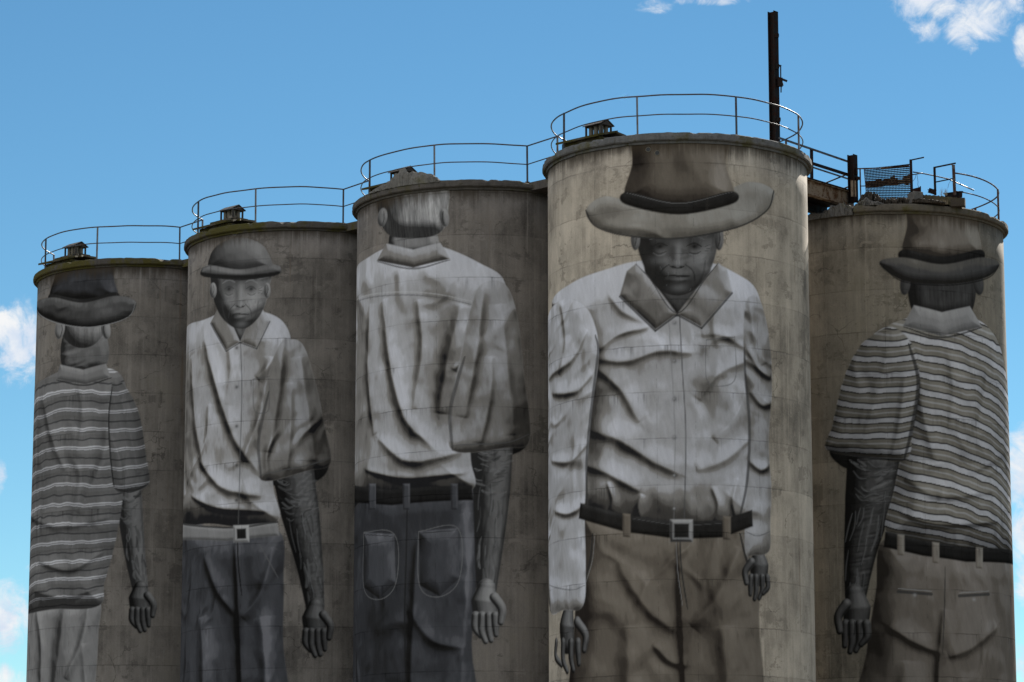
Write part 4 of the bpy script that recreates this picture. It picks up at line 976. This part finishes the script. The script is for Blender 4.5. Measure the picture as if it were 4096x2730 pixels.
for k in (1, 2, 3, 4, 5):
    base, dark, moss, dirt, cmoss = LOOK[k]
    root = empty('silo', (*SILO[k], 0), LABELS[k], 'silo', 'painted concrete silos in the row'); ROOT[k] = root
    ztw = ZTOP[k] - SLAB_T
    wm = wall_material('silo_wall_concrete', base, dark, ztw, k, moss, dirt)
    pm = wall_material('mural_paint', base, dark, ztw, k, moss, dirt, True)
    n = 192; zs = np.concatenate([[0.0], np.linspace(2, ztw - 0.02, 20)])
    b = MB(); vs = [(R * math.cos(2 * math.pi * i / n), R * math.sin(2 * math.pi * i / n), z) for z in zs for i in range(n)]
    b.add(vs, [(j * n + i, j * n + (i + 1) % n, (j + 1) * n + (i + 1) % n, (j + 1) * n + i) for j in range(len(zs) - 1) for i in range(n)] + [tuple(range((len(zs) - 1) * n, len(zs) * n))])
    b.build('wall', wm, root, True)
    paint_mesh(k, PAINT[k](), root, pm)
    cm = rough_concrete('cap_concrete', tuple(min(c, 0.30) * 0.45 for c in base), min(0.9, cmoss + 0.12), k + 20)
    if k < 5:
        cap_slab(k, seed=k).build('roof_slab', cm, root, False)
    else:
        _, _, ta = hit(5, 3413.0, 822.0, RS)
        cap_slab(k, math.degrees(float(ta)), math.degrees(float(ta)) + 215, seed=k).build('roof_slab', cm, root, False)
    if k < 4:     # short concrete bridge that closes the gap to the next silo
        d = Vector((SILO[k + 1][0] - SILO[k][0], SILO[k + 1][1] - SILO[k][1], 0)); L = d.length; d.normalize()
        mid = d * (L / 2); s = MB(); rot = Matrix(((d.x, -d.y, 0), (d.y, d.x, 0), (0, 0, 1)))
        s.box((mid.x, mid.y, ZTOP[k] - 0.125), (1.9, 2.7, 0.25), rot); s.box((mid.x, mid.y, ztw / 2 - 0.1), (0.9, 1.5, ztw - 0.25), rot)
        s.build('link_slab', cm, root)

# drain holes near the top of two walls
for k, px, py in ((2, 940, 937), (4, 2593, 599), (4, 2629, 613)):
    phi, z, th = (float(v) for v in hit(k, px, py, R)); r = Vector((math.cos(th), math.sin(th), 0))
    h = MB(); c = r * (R - 0.05) + Vector((0, 0, z)); h.tube([c, c + r * 0.062], 0.055, 14)
    ho = h.build('drain_hole', M_DARK, ROOT[k])
    h = MB(); ring = [c + r * 0.056 + (Vector((-r.y, r.x, 0)) * math.cos(a) + Vector((0, 0, 1)) * math.sin(a)) * 0.066 for a in np.linspace(0, 2 * math.pi, 17)]
    h.tube(ring, 0.011, 6, False); h.build('rim_ring', M_VENT, ho)

# ------------------------------------------------------------------ railings round the silo tops (parts of each silo)
RR = 3.6; RAIL_H = 1.13
JUNC = 161.0


def rail_pt(k, deg, h): return Vector((SILO[k][0] + RR * math.cos(D(deg)), SILO[k][1] + RR * math.sin(D(deg)), ZTOP[k] + h))


for k in (1, 2, 3, 4):
    root = ROOT[k]; ox, oy = SILO[k]; off = (ox, oy, 0)
    end = -66.0 if k < 4 else -199.0
    a = np.linspace(JUNC, end + 360 * 0, 2)
    degs = list(np.arange(-199.0, end + 0.1, 3.0))           # -199 deg is the junction post (161 deg)
    if k == 4: degs = list(np.arange(-199.0, 161.1, 3.0))
    if degs[-1] < end and k < 4: degs.append(end)
    b = MB()
    for h, r in ((RAIL_H, 0.021), (0.575, 0.017)):
        wob = [0.011 * math.sin(d * 0.11 + k * 2 + h) + 0.004 * math.sin(d * 0.31 + k * 5) - 0.006 * max(0, math.sin(d * 0.14 + k)) ** 3 for d in degs]
        pts = [rail_pt(k, d, h + w) for d, w in zip(degs, wob)]
        if k < 4: pts += [rail_pt(k, end, h + wob[-1]) + (rail_pt(k + 1, JUNC, h) - rail_pt(k, end, h + wob[-1])) * t for t in (0.02, 0.5, 1.0)]
        b.tube(pts, r, 7)
    rail = b.build('railing', M_RAIL, root, True, off)
    posts = [-199.0, -155.0, -110.6, -66.0] + ([-20.3, 24.4, 69.0, 113.6] if k == 4 else [])
    for d in posts:
        p = MB(); q = rail_pt(k, d, 0); t = Vector((-math.sin(D(d)), math.cos(D(d)), 0))
        lean = t * RNG.uniform(-0.012, 0.012)
        p.bar(q + Vector((0, 0, -0.03)), q + Vector((0, 0, RAIL_H)) + lean, 0.05, 0.04, t)
        p.box(q + Vector((0, 0, 0.03)), (0.13, 0.13, 0.02))
        p.build('post', M_RAIL, rail, False, off)

# ------------------------------------------------------------------ hatch roofs and their little gabled vents (parts of each silo)
U = Vector((0.712, -0.702, 0)); V_ = Vector((0.702, 0.712, 0))
ROTU = Matrix(((U.x, V_.x, 0), (U.y, V_.y, 0), (0, 0, 1)))


def gable(b, c, L, half, rise, th, over=0.0, hip=0.0, rng=None, rows=0):
    """two tilted roof sheets with the ridge along U"""
    for s in (-1, 1):
        for q in range(max(rows, 1)):
            f0, f1 = q / max(rows, 1), (q + 1) / max(rows, 1)
            lo, hi = s * half * (1 - f0) , s * half * (1 - f1)
            zl, zh = rise * f0, rise * f1
            j = (lambda a: rng.uniform(-a, a)) if rng else (lambda a: 0)
            a0 = c - U * (L / 2 + j(0.03)) + V_ * (lo + s * 0.02) + Vector((0, 0, zl + j(0.015))); a1 = c + U * (L / 2 + j(0.03)) + V_ * (lo + s * 0.02) + Vector((0, 0, zl + j(0.015)))
            h0 = c - U * (L / 2 - hip * f1 + j(0.03)) + V_ * hi + Vector((0, 0, zh + j(0.01))); h1 = c + U * (L / 2 - hip * f1 + j(0.03)) + V_ * hi + Vector((0, 0, zh + j(0.01)))
            up = Vector((0, 0, th + (0.012 if rows > 1 else 0)))
            b.add([a0, a1, h1, h0, a0 + up, a1 + up, h1 + up * 0.8, h0 + up * 0.8],
                  [(0, 3, 2, 1), (4, 5, 6, 7), (0, 1, 5, 4), (1, 2, 6, 5), (2, 3, 7, 6), (3, 0, 4, 7)])


for k in (1, 2, 3, 4):
    root = ROOT[k]; rng = random.Random(k); z = ZTOP[k]
    c = Vector((-2.22 + rng.uniform(-.05, .05), -1.35, z)) - U * 0.1
    b = MB(); b.box(c + Vector((0, 0, 0.14)), (1.42, 1.40, 0.28), ROTU)
    gable(b, c + Vector((0, 0, 0.25)), 1.66, 0.84, 0.24, 0.05, hip=0.30 if k < 4 else 0.06, rng=rng, rows=3)
    if k in (1, 2):   # more mossy lumps heaped on the ridge
        gable(b, c + U * 0.05 + Vector((0, 0, 0.42)), 1.0, 0.46, 0.16, 0.06, hip=0.3, rng=rng, rows=2)
    hatch = b.build('hatch_roof', M_TILE, root)
    zb = 0.50 if k > 2 else 0.58
    vb = c + U * 0.05 + Vector((0, 0, zb))
    vent = MB()
    for iu in (-1, 0, 1):
        for iv in (-1, 1):
            vent.cyl(vb + U * (iu * 0.19) + V_ * (iv * 0.10) - Vector((0, 0, 0.1)), 0.066, 0.40, 14)
    if k == 2: vent.tube([vb + U * 0.2 - V_ * 0.2 + Vector((0, 0, -0.02)), vb + U * 0.34 - V_ * 0.28 + Vector((0, 0, -0.08))], [0.12, 0.03], 8)
    vo = vent.build('vent', M_VENT, root, True)
    for iu in (-1, 1):
        for iv in (-1, 1):
            cp = MB(); p0 = vb + U * (iu * 0.29) + V_ * (iv * 0.20); cp.bar(p0 - Vector((0, 0, 0.12)), p0 + Vector((0, 0, 0.31)), 0.045, 0.045, U)
            cp.build('vent_leg', M_VROOF, vo)
    rf = MB(); gable(rf, vb + Vector((0, 0, 0.275)), 0.70, 0.27, 0.16, 0.022)
    for s in (-1, 1):   # gable ends
        e = vb + U * (s * 0.32) + Vector((0, 0, 0.275)); t = U * (0.015 * s)
        rf.add([e - V_ * 0.23, e + V_ * 0.23, e + Vector((0, 0, 0.14)), e - V_ * 0.23 + t, e + V_ * 0.23 + t, e + Vector((0, 0, 0.14)) + t],
               [(0, 1, 2), (5, 4, 3), (0, 3, 4, 1), (1, 4, 5, 2), (2, 5, 3, 0)])
    rf.build('vent_roof', M_VROOF, vo)


# ------------------------------------------------------------------ lumps: rubble, patches


def heap(name, path, heights, depth, mat, parent=None, seed=1, n=48, off=None):
    """an uneven heap that follows a ground path (list of points) with given crest heights; depth is its thickness"""
    p = spline([(q.x, q.y, q.z) for q in path], False, 16) if len(path) > 2 else np.linspace(tuple(path[0]), tuple(path[1]), 20)
    t = np.linspace(0, 1, n); L = np.linspace(0, 1, len(p))
    c = np.stack([np.interp(t, L, p[:, i]) for i in range(3)], 1)
    hh = np.interp(t, np.linspace(0, 1, len(heights)), heights)
    tg = np.gradient(c, axis=0); tg[:, 2] = 0; tg /= np.linalg.norm(tg, axis=1)[:, None] + 1e-9
    nr = np.stack([-tg[:, 1], tg[:, 0], 0 * t], 1)
    m = 11; vs, fs = [], []
    for i in range(n):
        for j in range(m):
            a = math.pi * j / (m - 1)
            q = c[i] + nr[i] * (math.cos(a) * depth / 2); hgt = hh[i] * (math.sin(a) ** 0.6)
            k1 = fbm(np.array(i * 0.45 + seed * 9), np.array(j * 0.7), seed, 3) - 0.5
            k2 = fbm(np.array(i * 0.9 + seed * 5), np.array(j * 1.1 + 4), seed + 3, 2) - 0.5
            q = q + np.array([0, 0, hgt * (1 + 0.5 * float(k1))]) + nr[i] * float(k2) * depth * 0.35
            vs.append(q)
    for i in range(n - 1):
        for j in range(m - 1): fs.append((i * m + j, (i + 1) * m + j, (i + 1) * m + j + 1, i * m + j + 1))
        fs.append((i * m + m - 1, (i + 1) * m + m - 1, (i + 1) * m, i * m))
    fs.append(tuple(range(m))); fs.append(tuple((n - 1) * m + j for j in range(m - 1, -1, -1)))
    b = MB(); b.add(vs, fs); return b.build(name, mat, parent, False, off)


# rough concrete patch on silo 3's rim
PATCHM = rough_concrete('patch_concrete', (0.155, 0.148, 0.135), 0.15, 31)
path, hts = [], []
for px, hh in ((1486, 0.02), (1516, 0.10), (1545, 0.16), (1570, 0.27), (1600, 0.44), (1625, 0.42), (1645, 0.34), (1692, 0.30), (1735, 0.18), (1760, 0.02)):
    _, _, th = hit(3, px, 740.0, RS - 0.07); a = float(th)
    path.append(Vector((SILO[3][0] + (RS - 0.10) * math.cos(a), SILO[3][1] + (RS - 0.10) * math.sin(a), ZTOP[3] - 0.05))); hts.append(hh + 0.05)
heap('concrete_patch', path, hts, 0.26, PATCHM, ROOT[3], 4, 60, (*SILO[3], 0))

# ------------------------------------------------------------------ tall steel column behind silo 4
def crop(x0, y0, s): return lambda x, y: (x0 + x / s, y0 + y / s)
C6 = crop(2900, 0, 2.53); CA = crop(3220, 600, 4.706); CB = crop(3620, 600, 4.355); C5 = crop(3100, 500, 2.3614)
UP = Vector((0, 0, 1))
WD = Vector((0.80, 0.60, 0))         # run of the walkway
Yc = 87.2
top = P(*C6(484, 122), Yc); bot = P(*C6(504, 1420), Yc); bx, by = (top.x + bot.x) / 2, Yc
zc0 = 0.0
col1 = empty('steel_column', (bx, by, zc0), 'tall dark rusty steel column standing alone above the nearest silo', 'column')
off = (bx, by, zc0)
b = MB(); b.hbeam(Vector((bx, by, zc0)), Vector((bx, by, top.z)), 0.22, 0.235, 0.02, Vector((0.75, -0.66, 0)))
b.build('shaft', M_RUST, col1, False, off)
def cpt(x, y, dy=0.0): return P(*C6(x, y), Yc + dy)
for (x, y, w, h) in ((521, 364, 0.13, 0.115), (540, 1214, 0.12, 0.12), (527, 676, 0.11, 0.16)):
    b = MB(); q = cpt(x, y, -0.13); b.box(q, (w, 0.10, h)); b.box(q + Vector((w * 0.5 - 0.01, 0, 0)), (0.03, 0.16, h * 0.7)); b.build('bracket', M_RUST, col1, False, off)
b = MB(); b.bar(cpt(532, 662, -.13), cpt(570, 672, -.13), 0.05, 0.05); b.bar(cpt(563, 668, -.13), cpt(564, 800, -.13), 0.035, 0.035, (1, 0, 0)); b.build('guide_rod', M_RUST, col1, False, off)
b = MB(); b.box(cpt(557, 835, -.12), (0.15, 0.12, 0.26)); b.bar(cpt(536, 788, -.13), cpt(628, 824, -.2), 0.05, 0.06)
b.bar(cpt(568, 870, -.13), cpt(567, 938, -.13), 0.035, 0.035, (1, 0, 0)); b.tube([cpt(578, 840, -.16), cpt(584, 870, -.16)], 0.03, 8); b.build('pulley_bracket', M_RUST, col1, False, off)

# ------------------------------------------------------------------ steel walkway from silo 4 to silo 5
wk = empty('steel_walkway', (8.6, 87.2, ZTOP[4] - 0.4), 'rusty steel walkway bridging from behind the pale silo to the right-hand silo', 'walkway')
off = (8.6, 87.2, ZTOP[4] - 0.4)
Y0, Y1 = 86.4, 88.25                 # depth at the left and right end of what is seen
def wp(x, y, dy=0.0):                # a point of the near side of the walkway (crop A pixels)
    t = x / 820.0; return P(*CA(x, y), Y0 + (Y1 - Y0) * t + dy)
def ext(a, b, l=1.2, r=0.0):
    d = (b - a).normalized(); return a - d * l, b + d * r
b = MB(); a, c = ext(wp(36, 690), wp(830, 925), 1.0, 0.25); b.hbeam(a + Vector((0, 0, -0.02)), c + Vector((0, 0, -0.02)), 0.19, 0.46, 0.022)
b.build('girder', M_RUSTB, wk, False, off)
back = Vector((-0.62, 0.78, 0)) * 1.15
b = MB(); b.hbeam(a + back + Vector((0, 0, -0.12)), c + back + Vector((0, 0, -0.12)), 0.19, 0.40, 0.022); b.build('girder', M_RUST, wk, False, off)
b = MB(); b.bar(a + back * 0.5 + Vector((0, 0, -0.05)), c + back * 0.5 + Vector((0, 0, -0.05)), 1.0, 0.03); b.build('deck', M_RUST, wk, False, off)
b = MB(); b.bar(a + Vector((0, -0.03, 0.235)), c + Vector((0, -0.03, 0.235)), 0.20, 0.03); b.build('kerb_angle', M_RUST, wk, False, off)
b = MB(); b.bar(wp(128, 600), wp(122, -2), 0.085, 0.06, (0.8, 0.6, 0)); b.build('post', M_RUST, wk, False, off)
def rail(x0, y0, x1, y1, w, h, m, name, l=0.0, dy=0.0):
    b = MB(); p, q = ext(wp(x0, y0, dy), wp(x1, y1, dy), l); b.bar(p, q, w, h); b.build(name, m, wk, False, off)
rail(140, -8, 820, 226, 0.05, 0.05, M_RAIL, 'handrail', 1.75)
rail(140, 258, 1040, 545, 0.025, 0.095, M_RUST, 'knee_rail', 0.2, -0.05)
rail(150, 332, 825, 552, 0.04, 0.04, M_RAIL, 'handrail', 1.6, 0.9)
rail(330, 650, 830, 445, 0.04, 0.04, M_RUST, 'brace', 0, 0.9)
rail(655, 758, 832, 690, 0.04, 0.04, M_RUST, 'brace', 0, 0.9)

# short broken column at the near left edge of silo 5
Yb = 88.1
t0 = P(*CA(890, 100), Yb); b0 = P(*CA(905, 880), Yb); bx2 = (t0.x + b0.x) / 2
col2 = empty('steel_column', (bx2, Yb, b0.z - 0.2), 'short rusty steel stub column where the walkway meets the right-hand silo', 'column')
off2 = (bx2, Yb, b0.z - 0.2)
b = MB(); b.hbeam(Vector((bx2, Yb, b0.z - 0.2)), Vector((bx2, Yb, t0.z)), 0.23, 0.22, 0.02, Vector((0.78, -0.62, 0)))
b.build('shaft', M_RUST, col2, False, off2)
b = MB(); b.box((bx2 + 0.0, Yb - 0.13, b0.z + 0.22), (0.16, 0.012, 0.5)); b.build('faded_plate', M_RUSTB, col2, False, off2)
b = MB(); b.box(P(*CA(972, 410), Yb - .1), (0.06, 0.1, 0.2)); b.box(P(*CA(985, 545), Yb - .1), (0.06, 0.1, 0.1)); b.build('bracket', M_RUST, col2, False, off2)

# ------------------------------------------------------------------ wrecked things on top of silo 5
Z5 = ZTOP[5]
def rim5(px, r, z):
    _, _, th = hit(5, px, 830.0, r); a = float(th)
    return Vector((SILO[5][0] + r * math.cos(a), SILO[5][1] + r * math.sin(a), z))
o = heap('rubble', [rim5(px, R - 0.16, Z5 - SLAB_T - 0.06) for px in (3150, 3200, 3240, 3290, 3340, 3385, 3418)], [0.14, 0.20, 0.16, 0.24, 0.20, 0.36, 0.44, 0.34, 0.30], 0.5, M_RUBBLE, None, 11, 70)
tag(o, 'broken concrete rubble along the wall top under the walkway end', 'rubble')
o = heap('rubble', [rim5(px, RS - 0.22, Z5 - 0.02) for px in (3424, 3450, 3480, 3510, 3540)], [0.06, 0.17, 0.26, 0.14, 0.13, 0.03], 0.36, M_RUBBLE, None, 12, 50)
tag(o, 'pale grey lump of rubble at the foot of the mesh panel', 'rubble')
o = heap('rubble', [rim5(px, R - 0.9, Z5 + 0.02) for px in (3440, 3500, 3560, 3630)], [0.30, 0.62, 0.50, 0.36, 0.34, 0.36, 0.38], 1.0, M_DARKRUBBLE, None, 13, 60)
tag(o, 'dark heap of debris seen through the mesh panel', 'rubble')

# mesh panel
Ym = 88.0
mp0, mp1 = P(*CA(1132, 368), Ym), P(*CA(1962, 300), Ym + 0.0)
mesh = empty('mesh_panel', tuple(P(*CA(1560, 1000), Ym)), 'leaning rusty expanded-metal mesh panel in a thin frame on the right-hand silo', 'mesh panel')
offm = tuple(mesh.location)
def mpt(u, v):                        # u across, v down, in the panel
    x = (1115 + 42 * v) * (1 - u) + (1962 + 24 * v) * u; y = (360 + 545 * v) * (1 - u) + (272 + 660 * v) * u
    return P(*CA(x, y), Ym + 0.05 * math.sin(u * 5))
b = MB(); rows, cols = 19, 15
for r in range(rows + 1):
    v0 = r / rows
    for s in (0, 1):
        pts = []
        for i in range(cols * 2 + 1):
            dv = (0.5 / rows) * ((i + s) % 2)
            q = mpt(i / (cols * 2), min(1.0, v0 + dv)); pts.append(q)
        if s == 0 or r < rows: b.tube(pts, 0.0115 if s else 0.0135, 4, False)
b.build('mesh', M_RUST, mesh, False, offm)
b = MB(); b.bar(P(*CA(985, 357), Ym), P(*CA(1400, 345), Ym), 0.03, 0.035); b.bar(P(*CA(1400, 345), Ym), P(*CA(1970, 270), Ym), 0.018, 0.018)
b.bar(P(*CA(1036, 362), Ym), P(*CA(1052, 1010), Ym), 0.035, 0.04, (1, 0, 0)); b.bar(P(*CA(1050, 683), Ym), P(*CA(1140, 682), Ym), 0.025, 0.025)
b.bar(P(*CA(1112, 366), Ym), P(*CA(1158, 880), Ym), 0.02, 0.02, (1, 0, 0)); b.build('frame', M_GREYRUST, mesh, False, offm)
b = MB(); b.bar(P(*CA(1420, 345), Ym + .03), P(*CA(1962, 312), Ym + .03), 0.02, 0.06); b.build('top_strip', M_RUSTB, mesh, False, offm)
# ragged rusted sheet behind the mesh
b = MB(); up_e, lo_e = [], []
top_y = [(1140, 600), (1230, 590), (1310, 580), (1380, 550), (1450, 560), (1530, 540), (1600, 545), (1610, 500), (1690, 495), (1700, 540), (1760, 550), (1830, 560), (1850, 500), (1920, 490), (1975, 470)]
rg = random.Random(5)
for x, y in top_y:
    up_e.append(P(*CA(x, y + rg.uniform(-12, 12)), Ym + 0.12)); lo_e.append(P(*CA(x + 8, 715 - (x - 1140) * 0.085 + rg.uniform(-14, 14)), Ym + 0.12))
n = len(up_e); t = Vector((0, 0.012, 0))
b.add(up_e + lo_e + [q + t for q in up_e] + [q + t for q in lo_e], [(i, n + i, n + i + 1, i + 1) for i in range(n - 1)] + [(2 * n + i, 2 * n + i + 1, 3 * n + i + 1, 3 * n + i) for i in range(n - 1)] +
      [(i, i + 1, 2 * n + i + 1, 2 * n + i) for i in range(n - 1)] + [(n + i, 3 * n + i, 3 * n + i + 1, n + i + 1) for i in range(n - 1)])
tag(b.build('rusted_sheet', M_RUSTSHEET), 'torn rusted metal sheet hanging behind the mesh panel', 'metal sheet')

# posts and frames
Yp = 87.35
r = empty('steel_post', tuple(P(*CB(115, 775), Yp)), 'dark rusty steel post with a bent arm beside the mesh panel', 'post'); o3 = tuple(r.location)
b = MB(); b.bar(P(*CB(118, 790), Yp), P(*CB(100, 172), Yp), 0.075, 0.075, (1, 0, 0)); b.build('upright', M_RUST, r, False, o3)
b = MB(); b.bar(P(*CB(96, 182), Yp), P(*CB(332, 132), Yp - 0.1), 0.03, 0.035); b.build('arm', M_RUST, r, False, o3)
b = MB(); b.bar(P(*CB(130, 735), Yp - .06), P(*CB(268, 700), Yp - .12), 0.06, 0.17); b.box(P(*CB(266, 700), Yp - .12), (0.03, 0.14, 0.2)); b.build('base_channel', M_RUST, r, False, o3)
r = empty('post_frame', tuple(P(*CB(530, 770), Yp + .3)), 'rusty two-post steel frame with a top bar on the right-hand silo', 'steel frame'); o3 = tuple(r.location)
Yf = Yp + 0.25
b = MB(); b.bar(P(*CB(528, 790), Yf), P(*CB(513, 305), Yf), 0.065, 0.065, (1, 0, 0)); b.build('upright', M_RUST, r, False, o3)
b = MB(); b.bar(P(*CB(866, 790), Yf - .35), P(*CB(843, 268), Yf - .35), 0.09, 0.08, (1, 0, 0)); b.build('upright', M_GREYRUST, r, False, o3)
b = MB(); b.bar(P(*CB(498, 312), Yf), P(*CB(882, 234), Yf - .35), 0.04, 0.04); b.build('top_bar', M_RUST, r, False, o3)
b = MB(); b.bar(P(*CB(540, 562), Yf), P(*CB(830, 503), Yf - .35), 0.03, 0.03); b.build('cross_bar', M_RUST, r, False, o3)
b = MB(); b.bar(P(*CB(790, 256), Yf - .3), P(*CB(840, 270), Yf - .33), 0.02, 0.025); b.build('tie_strap', M_GREYRUST, r, False, o3)
# loose rail with wire
r = empty('broken_rail', tuple(P(*CB(700, 500), Yp + .1)), 'long bent pipe rail running loose behind the rusty posts', 'pipe rail'); o3 = tuple(r.location)
b = MB(); b.tube([P(*CB(130, 435), Yp), P(*CB(310, 405), Yp)], 0.016, 6); b.tube([P(*CB(140, 388), Yp + .05), P(*CB(320, 415), Yp + .12), P(*CB(520, 455), Yp + .3), P(*CB(760, 510), Yp + .35), P(*CB(830, 545), Yp + .35), P(*CB(1202, 708), Yp + .2)], 0.019, 7)
b.build('pipe', M_RAIL, r, True, o3)
b = MB(); b.tube([P(*CB(195, 425), Yp - .05), P(*CB(175, 500), Yp - .05), P(*CB(135, 550), Yp - .05)], 0.006, 4); b.build('wire', M_WIRE, r, False, o3)
b = MB(); b.tube([P(*CB(207, 425), Yp - .05), P(*CB(228, 560), Yp - .05), P(*CB(222, 610), Yp - .05), P(*CB(240, 660), Yp - .05)], 0.006, 4); b.build('wire', M_WIRE, r, False, o3)
b = MB(); b.tube([P(*CB(795, 535), Yp), P(*CB(760, 600), Yp), P(*CB(745, 670), Yp)], 0.005, 4); b.build('wire', M_WIRE, r, False, o3)
# concrete block, steel offcuts
b = MB(); b.box(P(*CB(180, 850), 87.2), (0.34, 0.4, 0.36), Matrix.Rotation(0.35, 3, 'Z')); o = b.build('concrete_block', M_RUBBLE); add_bevel(o, 0.03, 2); tag(o, 'small rough concrete block under the bent-arm post', 'block')
b = MB(); b.bar(P(*CB(412, 705), 87.7), P(*CB(535, 745), 87.6), 0.02, 0.15); b.bar(P(*CB(405, 700), 87.72), P(*CB(445, 706), 87.68), 0.1, 0.02); tag(b.build('steel_offcut', M_RUST), 'short rusty steel angle lying left of the two-post frame', 'steel scrap')
b = MB(); p, q = P(*CB(700, 815), 87.9), P(*CB(995, 775), 87.1); b.bar(p, q, 0.02, 0.20); b.bar(p + Vector((0, .06, .1)), q + Vector((0, .06, .1)), 0.12, 0.02); tag(b.build('steel_channel', M_RUST), 'dark rusty steel channel lying at the foot of the thick post', 'steel scrap')
# mossy slab of decking
b = MB(); p0, p1 = P(*CB(250, 790), 87.25), P(*CB(985, 860), 87.05)
N = 40
rg = random.Random(9); topv, botv = [], []
for i in range(N + 1):
    t = i / N; q = p0 + (p1 - p0) * t
    bow = math.sin(t * math.pi) * 0.02
    topv.append(q + Vector((0, 0, 0.02 + bow + rg.uniform(-.018, .018)))); botv.append(q + Vector((0, 0, -0.14 - 0.10 * t + rg.uniform(-.02, .02))))
dp = Vector((0.35, 1.5, 0.02))
vs = topv + botv + [v + dp for v in topv] + [v + dp for v in botv]; n = N + 1
b.add(vs, [(i, n + i, n + i + 1, i + 1) for i in range(N)] + [(2 * n + i, 2 * n + i + 1, 3 * n + i + 1, 3 * n + i) for i in range(N)] + [(i, i + 1, 2 * n + i + 1, 2 * n + i) for i in range(N)] +
      [(n + i, 3 * n + i, 3 * n + i + 1, n + i + 1) for i in range(N)] + [(0, 2 * n, 3 * n, n), (N, n + N, 3 * n + N, 2 * n + N)])
tag(b.build('mossy_decking', rough_concrete('mossy_decking', (0.085, 0.072, 0.045), 0.6, 41, (0.055, 0.045, 0.02))), 'sagging mossy decking sheet across the rim between the rusty posts', 'decking')
o = heap('rubble', [P(*CB(130, 940), 87.0), P(*CB(300, 940), 86.95), P(*CB(560, 945), 86.9), P(*CB(690, 955), 86.9)], [0.12, 0.16, 0.1, 0.04], 0.4, M_DARKRUBBLE, None, 15, 40)
tag(o, 'low grey rubble along the rim in front of the mossy decking', 'rubble')
b = MB(); b.box(P(*CB(925, 925), 87.0), (0.42, 0.25, 0.24), Matrix.Rotation(-0.25, 3, 'Z')); b.bar(P(*CB(985, 846), 86.9), P(*CB(1010, 848), 86.9), 0.1, 0.015); b.bar(P(*CB(975, 990), 86.9), P(*CB(1018, 992), 86.9), 0.1, 0.015)
tag(b.build('steel_box', M_DARKRUBBLE), 'dark broken steel box end at the right end of the decking', 'steel scrap')
b = MB(); b.bar(P(*CB(1046, 1010), 87.3), P(*CB(1045, 965), 87.3), 0.03, 0.03, (1, 0, 0)); tag(b.build('rebar_stub', M_RUST), 'tiny steel stub sticking up from the right-hand rim', 'steel scrap')
# grass tufts
grass = []
b = MB(); rg = random.Random(3)
for i in range(26):
    x = rg.uniform(600, 740); y0 = 790 + rg.uniform(0, 10); l = rg.uniform(50, 140); s = rg.uniform(-25, 45)
    b.tube([P(*CB(x, y0), 87.4), P(*CB(x + s * 0.4, y0 - l * 0.6), 87.4), P(*CB(x + s, y0 - l), 87.4)], [0.004, 0.003, 0.0015], 3, False)
tag(b.build('grass_tuft', M_GRASS), 'thin dry grass growing on top of the mossy decking', 'grass tuft')
b = MB()
for i in range(16):
    x = rg.uniform(620, 740); y0 = 945; l = rg.uniform(50, 110); s = rg.uniform(-20, 20)
    b.tube([P(*CB(x, y0), 86.8), P(*CB(x + s * 0.4, y0 - l * 0.6), 86.8), P(*CB(x + s, y0 - l), 86.8)], [0.006, 0.004, 0.002], 3, False)
tag(b.build('grass_tuft', M_GRASS), 'dry grass tuft hanging against the front edge of the mossy decking', 'grass tuft')

# the remaining piece of railing on silo 5 (a part of it)
b = MB(); degs = list(np.arange(-60.0, 70.1, 3.0))
for h, r in ((1.09, 0.023), (0.53, 0.018)):
    b.tube([rail_pt(5, d, h + 0.02 * math.sin(d * 0.09)) for d in degs], r, 7)
rl = b.build('railing', M_GREYRUST, ROOT[5], True, (*SILO[5], 0))
for d in (-16.0, 28.0, 70.0):
    p = MB(); q = rail_pt(5, d, 0); t = Vector((-math.sin(D(d)), math.cos(D(d)), 0)); p.bar(q - Vector((0, 0, .03)), q + Vector((0, 0, 1.09)), 0.06, 0.045, t); p.build('post', M_GREYRUST, rl, False, (*SILO[5], 0))
